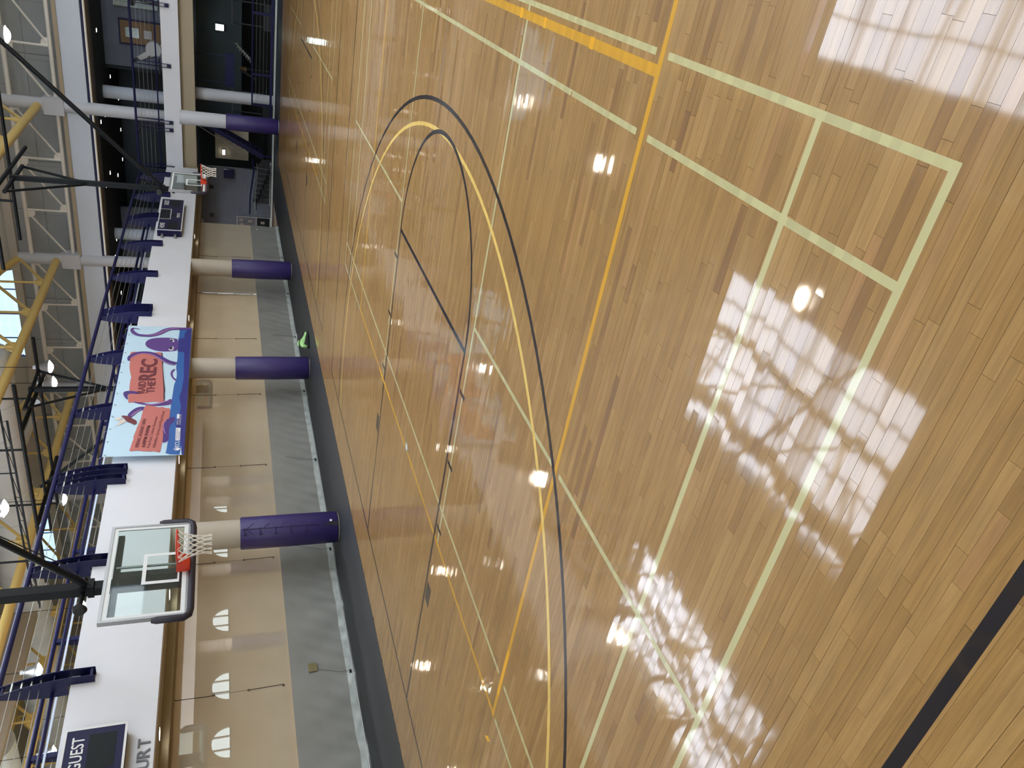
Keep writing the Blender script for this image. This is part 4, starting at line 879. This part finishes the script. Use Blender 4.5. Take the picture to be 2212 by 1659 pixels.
# ------------------------------------------------------------------ upper room machine, lobby, shoe
el = thing('exercise_machine', 'white and grey elliptical trainer behind the upper end railing', 'exercise machine', (33.6, -1.85, 4.85), 0)
MB().prism([(-.75, 0), (.7, 0), (.7, .12), (-.75, .14)], 0, -.25, .25).build('base', M['darksteel'], el)
MB().tube([(-.22, -.45, .55), (.22, -.45, .55)], .34, 20).build('drive_cover', M['lightgrey'], el, smooth=True)
MB().beam((0, -.3, .7), (0, .1, 1.25), .14, .22).build('column', M['lightgrey'], el); MB().beam((0, -.25, .5), (0, -.7, .15), .1, .12).build('front_leg', M['lightgrey'], el)
for s in (-1, 1):
    MB().tube([(s*.3, -.2, .4), (s*.33, .05, 1.0), (s*.3, .2, 1.55)], .022, 8).build('handle', M['darksteel'], el); MB().box(s*.24-.1, s*.24+.1, .0, .6, .3, .36).build('pedal', M['darksteel'], el)
MB().prism([(.0, 1.25), (.1, 1.2), (.28, 1.45), (.2, 1.52)], 0, -.2, .2).build('console', M['darksteel'], el)
for y, lb in ((-3.8, 'dark treadmill beyond the door in the upper room'), (1.9, 'dark weight machine just right of the tall column in the upper room'), (4.6, 'dark exercise machine beneath the upper ceiling lights, left of the blue column')):
    t = thing('exercise_machine', lb, 'exercise machine', (33.5, y, 4.85))
    MB().box(-.4, .4, -.8, .8, 0, .2).build('base', M['darksteel'], t)
    for s in (-1, 1): MB().tube([(s*.35, -.5, .2), (s*.35, -.6, 1.3), (s*.3, -.3, 1.35)], .04, 8).build('upright', M['darksteel'], t)
    MB().prism([(-.62, 1.2), (-.3, 1.25), (-.35, 1.45), (-.6, 1.4)], 0, -.3, .3).build('console', M['darksteel'], t)
# lobby
struct(MB().box(37.0, 37.2, -16, 2.0, 1.4, 3.6).build('wall_lobby_back', M['teal']))
struct(MB().box(33.0, 33.2, 2.9, 9, -.1, 3.6).build('wall_lobby_block', M['block']))
struct(MB().box(41, 41.2, -16, 12, -.1, 3.6).build('wall_lobby_far', M['dark']))
struct(MB().box(30.9, 33, 8.9, 9.0, -.1, 3.6).build('wall_lobby_side', M['block']))
struct(MB().box(34.6, 34.8, 1.4, 2.9, 1.1, 2.75).build('wall_lobby_lit', M['tan']))
wl = thing('wall_light', 'bright white-green rectangular wall light in the dark lobby', 'wall light', (36.9, -3.2, 2.45)); MB().box(.0, .08, -.16, .16, -.3, .24).build('housing', M['darksteel'], wl); MB().box(-.02, 0, -.14, .14, -.16, .22).build('diffuser', M['lightpanel'], wl)
w2 = thing('wall_light', 'small bright light on the lit lobby wall beyond the far net', 'wall light', (34.55, 2.55, 2.33)); MB().box(0, .05, -.14, .14, -.08, .08).build('housing', M['darksteel'], w2); MB().box(-.02, 0, -.12, .12, -.06, .07).build('diffuser', M['small'], w2)
vt = 0
for y, lb in ((3.96, 'small square dark vent on the blue-grey lobby wall beside the far net'), (5.48, 'small square dark vent on the blue-grey lobby wall nearer the curtain')):
    t = thing('wall_vent', lb, 'vent', (32.98, y, 2.95)); MB().box(-.01, .02, -.09, .09, -.1, .1).build('frame', M['sbdark'], t)
    for k in range(5): MB().box(-.02, -.01, -.08, .08, -.08+k*.036, -.06+k*.036).build('slat', M['vinyl'], t)
sn = thing('hanging_sign', 'navy hanging box sign in front of the lobby column', 'sign', (31.9, -2.1, 2.05)); MB().box(-.06, .06, -.75, .75, -.2, .2).build('board', M['rail'], sn); MB().tube([(0, -.6, .2), (0, -.6, 1.55)], .015, 6).build('hanger', M['rail'], sn); MB().tube([(0, .6, .2), (0, .6, 1.55)], .015, 6).build('hanger', M['rail'], sn)
wc = thing('beam_box', 'dark navy square bulkhead box on the lobby wall behind the far net', 'box', (32.9, 3.35, 2.1)); MB().box(-.15, .1, -.42, .02, -.25, .25).build('box', M['rail'], wc); MB().box(-.17, -.15, -.38, -.02, -.21, .21).build('face_plate', M['sbnavy'], wc)
st = thing('staircase', 'black steel stair with pale handrail behind the strip below the far basket', 'staircase', (31.9, 0, 0))
MB().prism([(2.0, -.01), (4.3, -.01), (4.25, .95), (2.3, .7), (2.0, .5)], 0, .0, .06).build('side_panel', M['darksteel'], st)
for k in range(8): MB().box(-.9, .02, 2.2+k*.27, 2.45+k*.27, .08+k*.1, .12+k*.1).build('tread', M['darksteel'], st)
for k in range(8): MB().beam((-.02, 2.5+k*.26, .15), (-.02, 2.42+k*.26, .9), .02, .03).build('baluster', M['teal'], st)
MB().tube([(-.04, 2.0, .98), (-.04, 2.6, .92), (-.04, 3.9, 1.08), (-.04, 4.9, 1.1)], .04, 8).build('handrail', M['rail'], st); MB().tube([(-.03, 2.2, .78), (-.03, 2.6, .72), (-.03, 3.9, .84), (-.03, 4.9, .83)], .018, 8).build('lower_rail', M['alu'], st)
MB().box(-.08, -.04, 2.1, 4.35, .1, .14).build('stringer', M['hem'], st)
s2 = thing('staircase', 'navy steel staircase climbing in the dark behind the padded far column', 'staircase', (32.05, 0, 0))
for dx in (0, .9): MB().beam((dx, .45, 3.4), (dx, 1.9, .5), .06, .22).build('stringer', M['rail'], s2)
for k in range(12): MB().box(0, .9, .5+k*.12, .75+k*.12, 3.1-k*.235, 3.14-k*.235).build('tread', M['darksteel'], s2)
MB().tube([(-.05, .65, 3.5), (-.05, 1.95, 1.2)], .022, 8).build('handrail', M['alu'], s2); MB().box(0, .06, 1.84, 1.92, -.01, .6).build('post', M['rail'], s2)
s3 = thing('staircase', 'pale-edged black stair deep in the lobby under the wall light', 'staircase', (35, 0, 0))
MB().beam((0, -2.85, 1.75), (0, -2.2, 1.05), .06, .05).build('stringer', M['hem'], s3)
for k in range(7): MB().box(0, .7, -2.8+k*.1, -2.6+k*.1, 1.62-k*.1, 1.65-k*.1).build('tread', M['cable'], s3)
MB().beam((0, -1.6, 1.5), (0, -1.2, .7), .04, .1).build('handrail', M['darksteel'], s3); MB().box(.1, .4, -1.7, -1.55, 1.2, 1.55).build('landing', M['wooddoor'], s3); MB().box(.3, .36, -1.66, -1.6, -.01, 1.22).build('post', M['darksteel'], s3)
for x, y, lb in ((34, -4.4, 'dark weight bench outline behind the floor-level cables, far right'), (34.2, -.2, 'dark exercise frame between the two lobby columns')):
    t = thing('exercise_machine', lb, 'exercise machine', (x, y, 0))
    MB().box(-.5, .5, -.6, .6, 0, .45).build('bench', M['darksteel'], t)
    for s in (-1, 1): MB().tube([(0, s*.5, .4), (.1, s*.5, 1.9)], .04, 8).build('upright', M['darksteel'], t)
    MB().tube([(.1, -.6, 1.9), (.1, .6, 1.9)], .035, 8).build('cross_bar', M['alu'], t)
nb = thing('notice_board', 'grey noticeboard with small posters beside the curtain end', 'notice board', (32.95, 5.75, 0))
MB().box(-.03, .04, -.32, .35, 0, 1.72).build('frame', M['lightgrey'], nb); MB().box(-.035, -.03, -.29, .32, .75, 1.68).build('backing', M['fabricpaper'], nb); MB().box(-.035, -.03, -.29, .32, .04, .7).build('lower_panel', M['sbdark'], nb)
for y, z in ((-.2, 1.4), (.05, 1.35), (.2, 1.0), (-.15, .95), (-.1, .3)): MB().box(-.045, -.035, y, y+.14, z, z+.2).build('poster', M['paper'], nb)

# shoe lying on the dark margin
sh = thing('shoe', 'lime green and black athletic shoe lying on the dark floor margin', 'shoe', (12.42, 1.78, .003), math.radians(-28))
def loft(secs, n=14):
    mb = MB(); vs = []; fs = []
    for x, w_, z0, z1, off in secs:
        for j in range(n):
            a = 2*PI*j/n; vs.append((x, off+w_*math.cos(a)*(abs(math.cos(a))**-.25 if abs(math.cos(a)) > .01 else 1), (z0+z1)/2+(z1-z0)/2*math.sin(a)))
    k = len(secs)
    for i in range(k-1):
        for j in range(n): fs.append((i*n+j, i*n+(j+1) % n, (i+1)*n+(j+1) % n, (i+1)*n+j))
    fs += [tuple(range(n)), tuple(range((k-1)*n, k*n))]
    return mb.add(vs, fs)
loft([(-.26, .03, .0, .05, 0), (-.2, .06, 0, .055, 0), (-.05, .065, 0, .045, 0), (.08, .07, 0, .04, 0), (.2, .06, .0, .05, 0), (.25, .02, .015, .06, 0)]).build('sole', M['blackshoe'], sh, smooth=True)
loft([(-.25, .025, .04, .16, 0), (-.2, .055, .04, .22, 0), (-.12, .06, .04, .235, .005), (-.05, .058, .04, .2, .008), (.03, .06, .035, .16, .01), (.12, .062, .035, .11, .005), (.2, .05, .035, .085, 0), (.24, .015, .04, .07, 0)]).build('upper', M['lime'], sh, smooth=True)
loft([(-.2, .035, .215, .25, 0), (-.13, .045, .21, .262, .005), (-.06, .04, .18, .24, .008), (0, .02, .16, .2, .01)]).build('tongue', M['lime'], sh, smooth=True)
MB().tube([(-.23, .0, .2), (-.18, -.05, .235), (-.1, -.056, .225), (-.04, -.04, .2), (-.02, .01, .205), (-.05, .05, .21), (-.15, .058, .235), (-.22, .03, .22)], .008, 6, closed=True).build('collar', M['blackshoe'], sh)
for k in range(5): x = -.02+k*.035; MB().tube([(x, -.045, .16-k*.016), (x+.01, .01, .19-k*.02), (x+.03, .055, .155-k*.016)], .005, 5).build('lace', M['blackshoe'], sh)
MB().prism([(-.22, .04), (.14, .035), (.05, .07), (-.12, .1), (-.2, .12)], 1, -.066, -.05).build('side_patch', M['blackshoe'], sh)
sh.scale = (1.15, 1.5, 1.3)
bpy.context.view_layer.update()
